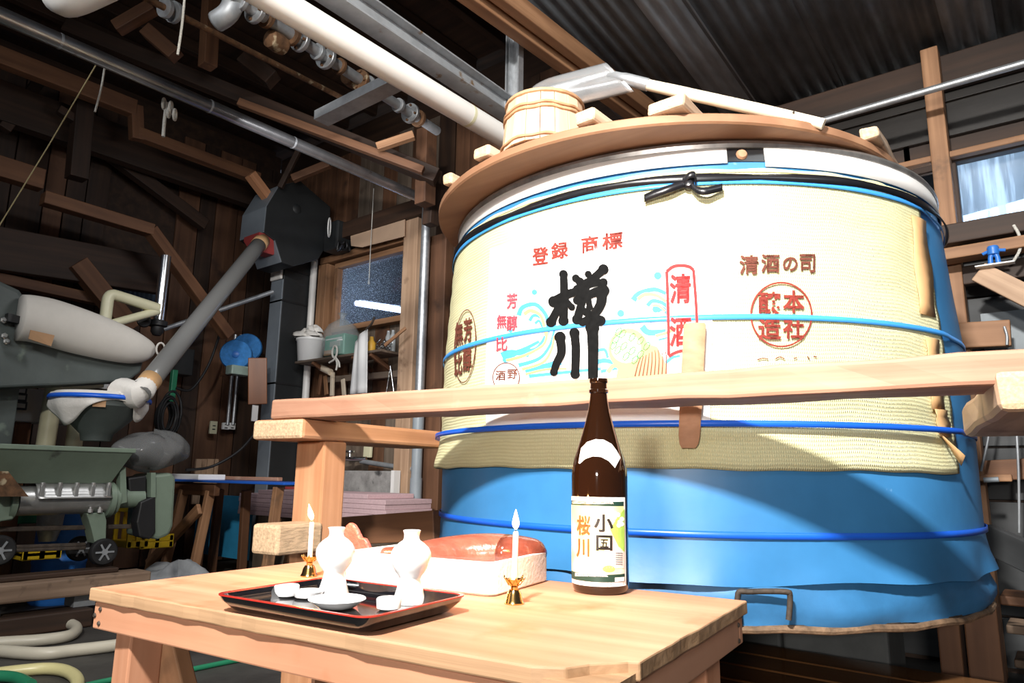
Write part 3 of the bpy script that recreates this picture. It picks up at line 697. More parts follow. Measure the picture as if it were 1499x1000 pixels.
# rusty handle at the foot of the tank
h = [thit(x, y, .03) for x, y in ((1082, 905), (1081, 870), (1096, 867), (1150, 867), (1158, 874), (1156, 908))]
pipe('drain_handle', smooth_path([tp(a, z, .022) for a, z in h], 4), .008, 'rust_iron', tank, n=10)
# timbers and blocks carrying the tank
def stand(p, q, w, h, mat, label, cat='timber', group=None, **k): return beam('support_timber' if cat == 'timber' else k.pop('nm', 'block'), p, q, w, h, mat, label=label, cat=cat, group=group, **k)
for j, (x0, x1) in enumerate(((-2.2, -1.62), (-1.61, -1.02), (-1.01, -.62))):
    O('concrete_block', MB().box(((x0 + x1) / 2, 3.22, .24), (x1 - x0, .3, .48)), 'block_grey', label=['wide grey concrete block under the tank behind the table leg', 'dark grey concrete block under the middle of the tank', 'narrow grey block with a yellow smear under the tank'][j], cat='block', bev=.012)
for q, wd, mt, lb_ in ((py_(1440, 930, 3.2), .105, 'timber_brown', 'thick orange-brown timber standing under the tank edge by the wall post'), (py_(1392, 930, 3.3), .075, 'timber_brown', 'narrow brown timber standing under the tank between block and thick timber')):
    beam('support_timber', V((q.x, q.y, 0)), V((q.x, q.y, .482)), wd, .11, mt, label=lb_, cat='timber', up=(0, 1, 0))

# ================================================================ LID AND WHAT LIES ON IT
LX, LY, LR, LZ = -1.385, 2.792, .992, 2.05
lid = thing('tank_lid', (LX, LY, LZ), 'round wooden lid overhanging the rim of the blue tank', 'lid')
M = Matrix.Translation((LX, LY, 0))
mb = MB().lathe([(0, LZ - .022), (LR - .006, LZ - .022), (LR, LZ - .016), (LR, LZ + .008), (LR - .006, LZ + .014), (0, LZ + .014)], (0, 0, 0), 128, cap=False)
O('lid_board', mb, 'lid_wood', lid, sm=True, M=M)
for k, (bx, by) in enumerate([(655, 262), (710, 226), (862, 176), (984, 164), (1290, 226)]):
    p = pz_(bx, by, LZ + .035); dx = p.x - LX; half = math.sqrt(max(LR * LR - dx * dx, .05)); y0 = LY - half - .02
    w_ = [.05, .075, .075, .13, .06][k]
    beam('batten', (p.x, y0, LZ + .0375), (p.x, y0 + 2 * half + .02, LZ + .0375), w_, .047, 'batten_wood', lid, bev=.010, ends='end_grain', rough=.004)
# wooden bucket
bp = pz_(797, 204, LZ + .014); bp += V((bp.x, bp.y, 0)).normalized() * .15
bk = thing('wooden_bucket', bp, 'small pale wooden bucket with woven hoops standing on the tank lid', 'bucket')
n = 18; HB = .195
for k in range(n):
    a0, a1 = 2 * math.pi * k / n + .006, 2 * math.pi * (k + 1) / n - .006; vs = []
    for z, ro in ((.002, .158), (HB, .142)):
        for a, r in ((a0, ro), (a1, ro), (a1, ro - .014), (a0, ro - .014)): vs.append(V((r * math.cos(a), r * math.sin(a), z)))
    am = (a0 + a1) / 2; R = Matrix.Rotation(math.pi / 2, 4, 'Y')
    mbs = MB().add([R.inverted() @ p for p in vs], [(0, 1, 2, 3), (4, 7, 6, 5), (0, 4, 5, 1), (1, 5, 6, 2), (2, 6, 7, 3), (3, 7, 4, 0)])
    O('stave', mbs, 'bucket_wood', bk, M=Matrix.Translation(bp) @ R, bev=.002)
O('bucket_base', MB().lathe([(.14, .02), (.14, .035)], bp, 24), 'bucket_wood', bk)
for z, r in ((.020, .1575), (.130, .1480), (.146, .147)):
    O('hoop', MB().tube([bp + V((r * math.cos(j * math.pi / 24), r * math.sin(j * math.pi / 24), z + .003 * math.sin(j * 1.1))) for j in range(48)], .006, 8, closed=True), 'hoop_wood', bk, sm=True)
O('rim_hoop', MB().tube([bp + V((.141 * math.cos(j * math.pi / 24), .141 * math.sin(j * math.pi / 24), HB)) for j in range(48)], .008, 8, closed=True), 'hoop_wood', bk, sm=True)
hq = bp + V((.02, .134, 0)); O('bucket_ear', MB().box(hq + V((0, 0, .14)), (.045, .016, .22)), 'bucket_wood', bk, bev=.004)
# shovel: blade over the bucket, handle down to the lid
sh0, sh1 = pd_(1206, 182, 2.10), pd_(938, 122, 2.36)
ad = (sh1 - sh0).normalized()
shv = thing('shovel', sh0, 'steel shovel with white-painted wooden handle lying across bucket and lid', 'shovel')
O('handle', MB().tube([sh0, sh0.lerp(sh1, .3), sh0.lerp(sh1, .8), sh1], [.018, .0215, .0215, .020], 14), 'handle_pale', shv, sm=True)
neck = [sh1 - ad * .03, pd_(915, 116, 2.38), pd_(893, 112, 2.43), pd_(872, 114, 2.47)]
O('socket', MB().tube(smooth_path(neck, 4), [.0235] * 5 + [.021] * 4 + [.013] * 4, 14), 'galvanized', shv, sm=True)
cA, cB, cC, cD = pd_(887, 92, 2.45), pd_(928, 134, 2.36), pd_(768, 124, 2.68), pd_(822, 160, 2.60)
bn = (cB - cA).cross(cC - cA).normalized(); bn = bn if bn.z > 0 else -bn
def blade(u, v):
    s_ = 2 * v - 1; k = 1 - .35 * max(0, (u - .6) / .4) ** 2
    p = cA.lerp(cB, .5 + (v - .5) * k).lerp(cC.lerp(cD, .5 + (v - .5) * k), u)
    return p + bn * (.030 * (1 - s_ * s_) * (1 - .4 * u) - .012 * math.exp(-(s_ * 4) ** 2) * (1 - u))
O('blade', MB().grid(blade, 16, 14), 'blade_steel', shv, sm='all', sol=.0035)
pq = pd_(1162, 170, 2.13); O('rivet', MB().lathe([(.004, 0), (.003, .003)], pq + V((.004, -.014, .006)), 8, axis=(.3, -1, .3)), 'rust_iron', shv)

# ================================================================ THE BAR IN FRONT OF THE TANK (turned frame)
def gbeam(name, A, B, w, h, mat, **k): return beam(name, G(*A), G(*B), w, h, mat, **k)
BS = 1.2                                     # the rail stands close in front of the tank
def rbeam(name, A, B, w, h, mat, **k): f = lambda p: (p[0] * BS, p[1] * BS, max(0, ZC + (p[2] - ZC) * BS)); return gbeam(name, f(A), f(B), w * BS, h * BS, mat, **k)
rbeam('rail_plank', (-1.845, 1.575, 1.115), (.75, 1.575, 1.122), .150, .062, 'bar_wood', label='long thick rough-sawn plank lying as a rail in front of the tank', cat='plank', bev=.010, ends='end_grain', rough=.0035)
rbeam('cross_beam', (-1.81, 1.50, 1.052), (-1.81, 2.25, 1.052), .235, .064, 'post_wood', label='short wide beam with dark-knotted end grain under the rail plank, resting on the orange post', cat='beam', bev=.014, ends='end_grain')
rbeam('rail_post', (-1.775, 1.66, 0), (-1.775, 1.66, 1.019), .09, .15, 'post_wood', label='orange upright post carrying the cross beam beside the candle', cat='post', up=(1, 0, 0), bev=.008)
beam('lower_rail', pgy(455, 780, 2.45), pgy(641, 769, 2.45), .06, .125, 'timber_brown', label='dark brown low rail behind the fish box and the post', cat='rail', bev=.004)
rbeam('timber_block', (-1.755, 1.44, .722), (-1.755, 1.616, .722), .115, .088, 'end_grain', label='cracked square timber end fixed to the orange post behind the lit candle', cat='block', bev=.012)
beam('cross_beam', pgy(1540, 571, 1.80), pgy(1464, 617, 2.50), .19, .088, 'pale_post', label='weathered cross beam with chipped end under the rail plank, away from the candles', cat='beam', bev=.016, ends='end_grain', rough=.004)
rbeam('rail_post', (.30, 1.72, 0), (.30, 1.72, 1.0), .10, .10, 'timber_dark', label='dark post holding the weathered cross beam beside the tank', cat='post', up=(1, 0, 0))
# ================================================================ THE TABLE
TZ = .708; tx0, tx1, ty0, ty1 = -1.355, -.332, .732, 1.328
table = thing('work_table', G((tx0 + tx1) / 2, (ty0 + ty1) / 2, 0), 'low wooden work table with a chipped top and nailed apron boards', 'table')
MG = lambda x, y, z: Matrix.Translation(G(x, y, z)) @ Matrix.Rotation(GA, 4, 'Z')
# top with a chipped front corner and slightly uneven edge
edge = []
def erow(a, b, k, j):
    rnd = random.Random(3); return [(a[0] + (b[0] - a[0]) * i / k + (rnd.uniform(-j, j) if i else 0), a[1] + (b[1] - a[1]) * i / k + (rnd.uniform(-j, j) if i else 0)) for i in range(k)]
cxm, cym = (tx0 + tx1) / 2, (ty0 + ty1) / 2
poly = erow((tx0, ty0), (tx1 - .10, ty0), 26, .0022) + [(tx1 - .095, ty0 + .002), (tx1 - .06, ty0 + .02), (tx1 - .045, ty0 + .05), (tx1 - .012, ty0 + .085), (tx1 + .001, ty0 + .09)] + erow((tx1, ty0 + .10), (tx1, ty1), 14, .0015) + erow((tx1, ty1), (tx0, ty1), 10, .0015) + erow((tx0, ty1), (tx0, ty0), 8, .0015)
TT = .022
mb = MB().prism([(x - cxm, y - cym) for x, y in poly], (1, 0, 0), (0, 1, 0), ((0, 0, -TT), (0, 0, TT)))
o = O('table_top', mb, 'table_wood', table, M=MG(cxm, cym, TZ), bev=.0025)
o.data.materials.append(MATS['edge_wood'])
for p in o.data.polygons:
    if abs(p.normal.z) < .3: p.material_index = 1
lower = [(tx1 - .13, ty0 + .004), (tx1 - .03, ty0 + .012), (tx1 - .004, ty0 + .03), (tx1 - .004, ty0 + .14), (tx1 - .13, ty0 + .14)]
O('corner_ply', MB().prism([(x - cxm, y - cym) for x, y in lower], (1, 0, 0), (0, 1, 0), ((0, 0, -TT - .0005), (0, 0, .010))), 'edge_wood', table, M=MG(cxm, cym, TZ))
ai = .008; ah = .046; az = TZ - TT - ah / 2 - .002
for A, B in [((tx0 + ai, ty0 + ai + .011), (tx1 - ai, ty0 + ai + .011)), ((tx0 + ai, ty1 - ai - .011), (tx1 - ai, ty1 - ai - .011)), ((tx0 + ai + .011, ty0 + ai + .022), (tx0 + ai + .011, ty1 - ai - .022)), ((tx1 - ai - .011, ty0 + ai + .022), (tx1 - ai - .011, ty1 - ai - .022))]:
    ap = gbeam('apron_board', (*A, az), (*B, az), .022, ah, 'table_wood', parent=table, bev=.003)
for x, y in ((tx0 + .014, .0), (tx0 + .03, .012), (tx0 + .03, -.012)):
    q = G(x, ty0 + ai - .001, az + y); O('nail', MB().lathe([(.0045, 0), (.003, .002)], q, 8, axis=G(0, -1, 0)), 'rust_iron', table)
for x, y in ((ty1 - .04, .012), (ty1 - .04, -.014)):
    q = G(tx1 - ai + .001, x, az + y); O('nail', MB().lathe([(.0045, 0), (.003, .002)], q, 8, axis=G(1, 0, 0)), 'rust_iron', table)
lz = TZ - TT - .002
for x, y in ((tx0 + .075, ty0 + .06), (tx1 - .075, ty0 + .06), (tx0 + .075, ty1 - .06), (tx1 - .075, ty1 - .06)):
    gbeam('leg', (x, y, 0), (x, y, lz), .06, .06, 'table_wood', parent=table, up=(1, 0, 0), bev=.004)
for y in (ty0 + .10, ty1 - .10):
    gbeam('brace', (tx0 + .09, y, .62), (tx0 + .42, y, .10), .03, .07, 'frame_wood', parent=table, bev=.003)
gbeam('stretcher', (tx0 + .38, ty0 + .25, .0 + .35), (tx0 + .38, ty0 + .25, lz), .06, .05, 'timber_brown', parent=table, up=(1, 0, 0))
gbeam('brace', (tx1 - .09, ty1 - .075, .62), (tx1 - .45, ty1 - .075, .10), .03, .07, 'frame_wood', parent=table, bev=.003)

# ---------------------------------------------------------------- sake bottle
bb = pz_(879, 866, TZ); bb.z = TZ + .0005
BP = [(0, .003), (.030, .002), (.047, .0), (.0515, .006), (.0535, .018), (.0535, .212), (.0525, .226), (.0485, .245), (.042, .264), (.0345, .288), (.0275, .312), (.0215, .336), (.0178, .358), (.0163, .372), (.0190, .374), (.0192, .379), (.0166, .381), (.0160, .392), (.0178, .394), (.0182, .399), (.0172, .401), (.010, .402)]
bot = thing('sake_bottle', bb, 'large brown glass sake bottle with a yellow-green paper label', 'bottle')
O('glass_body', MB().lathe([(max(r, .0003), z) for r, z in BP], bb, 48, cap=True), 'bottle_glass', bot, sm=True)
def BR(z):
    for (r0, z0), (r1, z1) in zip(BP[2:], BP[3:]):
        if z0 <= z <= z1 and z1 > z0: return r0 + (r1 - r0) * (z - z0) / (z1 - z0)
    return .0535
def bhit(px, py, off):
    r = ray(px, py); z = .1
    for _ in range(6):
        R = BR(z) + off; a = r.x ** 2 + r.y ** 2; b = -(r.x * bb.x + r.y * bb.y); c = bb.x ** 2 + bb.y ** 2 - R * R
        t = (-b - math.sqrt(max(b * b - a * c, 0))) / a; z = ZC + r.z * t - bb.z
    return math.atan2(r.y * t - bb.y, r.x * t - bb.x), z
def bp_(th, z, off): R = BR(z) + off; return V((bb.x + R * math.cos(th), bb.y + R * math.sin(th), bb.z + z))
def onbottle(name, polys, mat, off, parent, step=4):
    mb = MB()
    for vs, fs in polys:
        vs, fs = diced(vs, fs, step); mb.add([bp_(*bhit(x, y, .0006), .0006 + off) for x, y in vs], fs)
    return O(name, mb, mat, parent)
fc = math.atan2(-bb.y, -bb.x)                                  # direction towards the viewer's side
la, lb = bhit(835.5, 790, .0005)[0], bhit(916, 790, .0005)[0]
z0, z1 = bhit(877, 859, 0)[1], bhit(877, 728, 0)[1]
def lab(name, u0, u1, v0, v1, mat, off, par): return O(name, MB().grid(lambda u, v: bp_(la + (lb - la) * (u0 + (u1 - u0) * u), z0 + (z1 - z0) * (v0 + (v1 - v0) * v), .0004 + off), 24, 2), mat, par, sm='all')
paper = lab('front_label', 0, 1, 0, 1, 'label_white', 0, bot)
lab('label_field', .04, .955, .13, .945, 'label_print', .0002, paper)
lab('label_band', .04, .955, .90, .95, 'label_green', .0004, paper); lab('label_band', .04, .955, .05, .135, 'label_green', .0004, paper)
lab('price_box', .78, .945, .055, .10, 'label_white', .0006, paper)
onbottle('label_meadow', [([(905, 755), (914, 745), (914, 808), (905, 800), (893, 775)], [(0, 1, 2, 3, 4)]), disc2(891, 833, 9, 5)], 'label_lime', .0005, paper)
onbottle('label_cloud', [([(897, 785), (905, 798), (914, 810), (914, 832), (880, 832), (886, 800)], [(0, 1, 2, 3, 4, 5)])], 'label_pink', .00045, paper)
onbottle('blossom', [disc2(904 + 6 * math.cos(k * 1.3) , 760 + 9 * math.sin(k * 1.7), 3.4) for k in range(7)], 'label_white', .0007, paper)
onbottle('main_lettering', [txt('小', 883.5, 766, 27, 25, .03, 0, .012), txt('囗', 884.5, 795, 23, 22, .03, 0, .012), txt('五', 884.5, 795.5, 12, 12, .03, 0, .012)], 'label_text_dark', .0008, paper)
onbottle('side_lettering', [txt('桜', 854.5, 769, 19, 28, .03, 0, .010), txt('川', 853.5, 802, 18, 26, .03, 0, .010)], 'label_text_orange', .0008, paper)
onbottle('band_lettering', [txt('OGUNI SAKURAGAWA', 868, 736, 58, 3.6, .01)], 'label_pink', .0008, paper)
onbottle('maker_lettering', [txt('醸造元 桜川酒造 株式会社', 866, 841.5, 46, 5, .02)], 'label_white', .0008, paper)
onbottle('barcode', [([(901, 809 + k * 3.2), (911, 809.3 + k * 3.2), (911, 810.8 + k * 3.2), (901, 810.5 + k * 3.2)], [(0, 1, 2, 3)]) for k in range(6)], 'zinc_dull', .0008, paper)
arc = lambda x0, x1, yc, y_: [(x0 + (x1 - x0) * i / 10, yc + y_ * (1 - (2 * i / 10 - 1) ** 2)) for i in range(11)]
nl = [(847, 678), (851, 656), (860, 647), (872, 643), (884, 644), (895, 650), (902, 659), (908, 670), (900, 685), (891, 675), (880, 669), (868, 668), (857, 672), (849, 679)]
nk = onbottle('neck_label', [(nl, [tuple(range(len(nl)))])], 'label_white', .0006, bot, 3)
nl2 = [(877.5 + (x - 877.5) * .86, 664 + (y - 664) * .76) for x, y in nl]
onbottle('neck_field', [(nl2, [tuple(range(len(nl2)))])], 'label_print', .001, nk, 3)

# ---------------------------------------------------------------- tray, flasks, dishes
TP = [toG(pz_(x, y, TZ + .026)) for x, y in ((326, 869), (470, 845), (677, 869), (540, 911))]
rx0, rx1 = (TP[0].x + TP[1].x) / 2, (TP[2].x + TP[3].x) / 2; ry0, ry1 = (TP[0].y + TP[3].y) / 2, (TP[1].y + TP[2].y) / 2
def rrect(x0, x1, y0, y1, r, z, n=5):
    out = []
    for cx, cy, a in ((x1 - r, y1 - r, 0), (x0 + r, y1 - r, 90), (x0 + r, y0 + r, 180), (x1 - r, y0 + r, 270)):
        for i in range(n + 1): t = D2R(a + 90 * i / n); out.append(G(cx + r * math.cos(t), cy + r * math.sin(t), z))
    return out
def tr(i, z): return rrect(rx0 + i, rx1 - i, ry0 + i, ry1 - i, max(.022 - i * .3, .008), TZ + z)
tray = thing('serving_tray', G((rx0 + rx1) / 2, (ry0 + ry1) / 2, TZ), 'black lacquer tray with a red rim on the wooden table', 'tray')
O('tray_body', MB().rings([tr(.026, .001), tr(.018, .004), tr(.004, .018), tr(0, .0265), tr(.004, .0265), tr(.009, .0185), tr(.022, .0075), tr(.030, .0065)]), 'lacquer_black', tray, sm=True)
O('rim_line', MB().rings([tr(-.0005, .0255), tr(-.0005, .0272), tr(.0045, .0272), tr(.0050, .0255)], closed=True), 'lacquer_red', tray, sm=True)
TS = TZ + .0067
def flask(px, py, sc, label):
    c = pz_(px, py, TS + .0005); c.z = TS + .0003
    P = [(.0265, 0), (.0268, .002), (.0245, .008), (.021, .020), (.0178, .032), (.0172, .036), (.0182, .040), (.0245, .048), (.0300, .058), (.0325, .067), (.0318, .076), (.0275, .084), (.0195, .091), (.0135, .095), (.0122, .099), (.0124, .104), (.0140, .109), (.0125, .110), (.0105, .104), (.010, .095)]
    t = thing('sake_flask', c, label, 'flask')
    O('flask_body', MB().lathe([(r * sc, z * sc) for r, z in P], c, 40), 'porcelain', t, sm=True)
    O('flask_mouth', MB().lathe([(.0138 * sc, .1088 * sc), (.0142 * sc, .1097 * sc), (.0130 * sc, .1105 * sc), (.0112 * sc, .1100 * sc)], c, 32, cap=False), 'porcelain', t, sm=True)
flask(487.5, 872, 1.02, 'white porcelain sake flask beside the wide dish on the tray')
flask(599, 882, 1.03, 'white porcelain sake flask beside the small round bowl on the tray')
def dish(name, px, py, prof, label):
    c = pz_(px, py, TS); c.z = TS + .0003; O(name, MB().lathe(prof, c, 36), 'porcelain', label=label, cat='dish', sm=True); return c
dish('water_bowl', 419, 874, [(.012, 0), (.019, .003), (.0205, .008), (.0205, .018), (.019, .0195), (.006, .020)], 'small white lidded bowl next to the tray edge, touching the flat dish')
dish('offering_dish', 451, 876, [(.014, 0), (.022, .003), (.0255, .0115), (.0245, .0125), (.014, .008), (.001, .007)], 'small white dish between the lidded bowl and the wide dish')
dish('offering_dish', 493, 890.5, [(.022, 0), (.028, .002), (.044, .0135), (.043, .0150), (.028, .0075), (.001, .006)], 'wide shallow white dish in front of a flask on the tray')
dish('salt_bowl', 569, 893, [(.013, 0), (.0185, .003), (.0195, .016), (.018, .018), (.001, .0185)], 'small round white bowl in front of the flask by the tray corner')

# ---------------------------------------------------------------- candles
def candle(px, py, hh, ch, lean, label, lab2, power):
    c = pz_(px, py, TZ); c.z = TZ + .0003
    t = thing('brass_candlestick', c, label, 'candlestick')
    O('holder', MB().lathe([(.0165, 0), (.0172, .002), (.0150, .006), (.0125, .016), (.0090, .022), (.0060, .010), (.0062, .027), (.009, .030), (.0125, .036), (.0140, .040), (.0115, .0395), (.005, .034)], c, 24), 'brass', t, sm=True)
    for k in range(6):
        a = k * math.pi / 3 + .3; d = V((math.cos(a), math.sin(a), 0)); s = V((-d.y, d.x, 0)); b0 = c + V((0, 0, .033))
        O('petal', MB().grid(lambda u, v: b0 + d * (.008 + .011 * u) + s * ((v - .5) * .012 * (1 - u * .8)) + V((0, 0, .012 * u - .004 * (2 * v - 1) ** 2)), 4, 4), 'brass', t, sm='all', sol=.001)
    c2 = thing('candle', c + V((0, 0, .0345)), lab2, 'candle'); b0 = c + V((0, 0, .0345)); L = V((lean, 0, ch))
    O('wax', MB().tube([b0, b0 + L * .5, b0 + L * .96, b0 + L], [.0052, .005, .0048, .0035], 14), 'candle_wax', c2, sm=True)
    w0 = b0 + L; O('wick', MB().tube([w0 - V((0, 0, .002)), w0 + V((-.001, 0, .007))], .0008, 6), 'wick', c2)
    fb = w0 + V((-.0005, 0, .003)); lx = -.012 if lean < 0 else .0; side = G(1, 0, 0)
    def fl(sc): return [(.0015 * sc, 0), (.0048 * sc, .005), (.0062 * sc, .010), (.0050 * sc, .017), (.0028 * sc, .025), (.0004, .033)]
    for nm, sc, mt in (('flame', 1.0, 'flame'),):
        rs = []
        for r, z in fl(sc): rs.append([fb + side * (lx * (z / .033)) + V((r * math.cos(j * math.pi / 6), r * math.sin(j * math.pi / 6), z)) for j in range(12)])
        O(nm, MB().rings(rs), mt, c2, sm='all')
    l = bpy.data.lights.new('candle_light', 'POINT'); l.energy = power; l.color = (1.0, .50, .16); l.shadow_soft_size = .012
    lo = bpy.data.objects.new('candle_light', l); C.objects.link(lo); lo.location = fb + V((0, 0, .045))
candle(452, 844, .04, .075, -.0015, 'brass candlestick at the back of the table beside the tray', 'lit white candle in front of the orange post', 1.6)
candle(752.5, 884, .04, .083, .002, 'brass candlestick at the front corner of the foam fish box', 'lit white candle in front of the fish', 1.6)

# ---------------------------------------------------------------- foam box with a whole red fish
q1, q2, q3 = toG(pz_(722, 875, TZ)), toG(pz_(817, 850, TZ)), toG(pz_(505, 852, TZ))
ba = math.atan2(q2.y - q1.y, q2.x - q1.x) - math.pi / 2; ba = max(min(ba, .06), -.06) + .05
fr = q1 + V((.0, 0, 0)); ex = V((math.cos(ba), math.sin(ba), 0)); ey = V((-ex.y, ex.x, 0))
BL, BD, BH = .345, .235, .056
def bx(u, v, z): p = fr - ex * u + ey * v; return G(p.x, p.y, TZ + .0005 + z)
def brect(i, z, r=.018):
    out = []
    for cu, cv, a in ((r + i, BD - r - i, 0), (BL - r - i, BD - r - i, 90), (BL - r - i, r + i, 180), (r + i, r + i, 270)):
        for k in range(5):
            t = D2R(a + 90 * k / 4); out.append(bx(cu - r * math.cos(t), cv + r * math.sin(t), z + .0015 * math.sin(cu * 40 + cv * 30) * (z > .04)))
    return out
box = thing('foam_box', bx(BL / 2, BD / 2, 0), 'white polystyrene box holding a whole red fish', 'box')
O('box_shell', MB().rings([brect(.004, 0), brect(.0, .004), brect(0, BH), brect(.012, BH), brect(.014, .016)]), 'foam_white', box, sm=True)
fish = thing('red_fish', bx(BL / 2, BD / 2, .016), 'whole glossy red fish lying in the white foam box with its tail raised', 'fish')
ctr = [(.045, .215, .055), (.06, .205, .056), (.10, .19, .055), (.16, .172, .054), (.23, .155, .052), (.30, .14, .049), (.36, .13, .045), (.42, .12, .043), (.46, .115, .045)]
hw = [(.008, .010), (.030, .026), (.044, .035), (.052, .039), (.050, .037), (.042, .030), (.030, .022), (.018, .014), (.010, .010)]
def fring(i, n=20):
    u, v, z = ctr[i]; a, b = hw[i]; c = bx(.0 + (u - .045) * .86, v, z); dy = bx(0, 1, 0) - bx(0, 0, 0)
    return [c + dy * (a * math.cos(2 * math.pi * j / n)) + V((0, 0, b * math.sin(2 * math.pi * j / n) * (1 if math.sin(2 * math.pi * j / n) > 0 else .75))) for j in range(n)]
def dense(rs, k=4):
    out = []
    for j in range(len(rs[0])):
        out.append(smooth_path([r[j] for r in rs], k))
    return [[out[j][i] for j in range(len(out))] for i in range(len(out[0]))]
R_ = dense([fring(i) for i in range(len(ctr))])
body = O('fish_body', MB().rings(R_), 'fish_red', fish, sm='all')
head = O('fish_head', MB().rings([[c + (p - c) * 1.012 for p in r] for r, c in [(r, sum(r, V()) / len(r)) for r in R_[:11]]]), 'fish_dark', fish, sm='all', label='dark wet head')
ep = R_[5]; O('fish_eye', MB().lathe([(.0005, .004), (.005, .003), (.0065, 0), (.005, -.003)], ep[15], 14, axis=(.3, -1, .4)), 'fish_eye', head, sm=True)
g0 = R_[13]; O('gill_fin', MB().grid(lambda u, v: g0[14] .lerp(g0[17], v) + (R_[20][15] - g0[15]) * u * (1 - .4 * abs(2 * v - 1)) + V((.006, -.010, .004)) * math.sin(u * 3), 6, 6), 'fish_belly', fish, sm='all', sol=.002)
tb = R_[-1]; tcn = sum(tb, V()) / len(tb); td = toG(tcn).y
tp2 = [pgy(x, y, td) for x, y in ((503, 778), (506, 769), (511, 765), (516, 768), (521, 776), (526, 787), (532, 788), (537, 797), (542, 812), (536, 822), (518, 822), (507, 815), (504, 796))]
n = len(tp2); e = G(.004, .010, 0)
O('tail_fin', MB().add(tp2 + [p + e for p in tp2], [tuple(range(n)), tuple(reversed(range(n, 2 * n)))] + [(i, (i + 1) % n, n + (i + 1) % n, n + i) for i in range(n)]), 'fish_fin', fish, bev=.003)

# ================================================================ OVERHEAD PIPES AND BEAMS
def ext(A, B, a, b): d = (B - A).normalized(); return A - d * a, B + d * b
A, B = ext(pd_(0, 22, 3.1), pd_(641, 301, 5.75), 1.2, .0)
sp = thing('steel_pipe', A, 'long dull steel pipe running under the dark roof to the back wall', 'pipe')
pipe('pipe_run', [A, B], .041, 'steel_pipe', sp, n=24)
for t in (.33, .52, .66): c = A.lerp(B, t); d = (B - A).normalized(); pipe('pipe_joint', [c - d * .006, c + d * .006], .0425, 'galvanized', sp, n=24)
A, B = ext(pd_(405, 2, 2.3), pd_(742, 203, 3.45), .9, .9)
wp = thing('drain_pipe', A, 'thick white plastic pipe dotted with brown specks under the roof', 'pipe')
pipe('pipe_run', [A, B], .056, 'pvc_white', wp, n=32)
c = A.lerp(B, .62); d = (B - A).normalized(); pipe('glue_joint', [c - d * .01, c + d * .01], .0565, 'pvc_cream', wp, n=32)
# steel I-beam
A, B = ext(pd_(508, 0, 2.55), pd_(748, 163, 3.5), .9, .45); ib = MB()
d = (B - A).normalized(); sx = d.cross(V((0, 0, 1))).normalized(); up = sx.cross(d)
prof = [(-.05, -.05), (.05, -.05), (.05, -.042), (.004, -.042), (.004, .042), (.05, .042), (.05, .05), (-.05, .05), (-.05, .042), (-.004, .042), (-.004, -.042), (-.05, -.042)]
stb = thing('steel_beam', A, 'rust-stained steel beam beside the white plastic pipe', 'beam')
O('beam_section', ib.prism(prof, sx, up, (A, B - A)), 'beam_steel', stb)
for t in (.55,): c = A.lerp(B, t) + up * .05; O('bolt', MB().lathe([(.02, 0), (.02, .012), (.008, .014), (.008, .04)], c, 8), 'galvanized', stb)
# pair of pale roof timbers and the hanger between them and the steel beam
A, B = ext(pd_(700, 0, 3.0), pd_(905, 150, 4.1), .8, .5)
rt = thing('roof_timber', A, 'pair of rust-spotted pale roof timbers bolted side by side', 'timber')
beam('timber', A, B, .07, .10, 'frame_wood', rt); o2 = V((.085, 0, .03)); beam('timber', A + o2, B + o2, .06, .10, 'frame_wood', rt)
hA, hB = pd_(757, 40, 3.45), pd_(752, 172, 3.45); hB.x, hB.y = hA.x, hA.y
st = thing('strut_channel', hB, 'slotted galvanized strut hanging from the pale roof timbers', 'strut')
for dx, w_, y_ in ((0, .09, 0), (-.042, .008, -.02), (.042, .008, -.02), (-.02, .008, -.02)):
    O('strut_web' if not dx else 'strut_flange', MB().box((hA + hB) / 2 + V((dx, y_, .0)), (w_, .006 if not dx else .04, (hA - hB).length)), 'galvanized', st)
# flanged pipe run behind the white pipe
A, B = pd_(338, -8, 2.85), pd_(640, 192, 4.4)
fp = thing('flanged_pipe', A, 'grey pipe run with bolted flanges and rusty valves under the roof', 'pipe')
pipe('pipe_run', [A, B], .030, 'zinc_dull', fp)
d = (B - A).normalized()
for k, (x, y, r, mt) in enumerate([(352, 12, .050, 'zinc_dull'), (375, 32, .062, 'galvanized'), (392, 44, .05, 'rusty_dark'), (430, 65, .055, 'rusty_dark'), (442, 72, .060, 'galvanized'), (468, 84, .045, 'zinc_dull'), (480, 92, .064, 'galvanized'), (500, 102, .045, 'rusty_dark'), (530, 118, .060, 'rusty_dark'), (541, 125, .055, 'zinc_dull'), (585, 150, .045, 'zinc_dull'), (602, 160, .064, 'galvanized'), (613, 167, .055, 'rusty_dark')]):
    t = (x - 338) / 302; c = A.lerp(B, min(1, t * 1.0 / (t + (1 - t) * 4.4 / 2.85) if 0 else (t * 2.85) / (4.4 - t * (4.4 - 2.85))))
    fl = O('flange', MB().lathe([(r, -.012), (r, .012)], c, 24, axis=d), mt, fp, sm=True, bev=.003)
    if r >= .06:
        for j in range(4):
            a = j * math.pi / 2 + .5; q = V((0, 0, 1)).rotation_difference(d).to_matrix() @ V((math.cos(a) * r * .75, math.sin(a) * r * .75, 0)); pipe('bolt', [c + q - d * .022, c + q + d * .022], .008, 'rusty_dark', fl, n=6)
for x, y, Y in ((405, 62, 3.15), (515, 116, 3.7)):
    c = pd_(x, y, Y); O('valve_body', MB().lathe([(.02, -.06), (.045, -.045), (.05, 0), (.045, .045), (.02, .06)], c, 16, axis=d), 'rusty_dark', fp, sm=True)
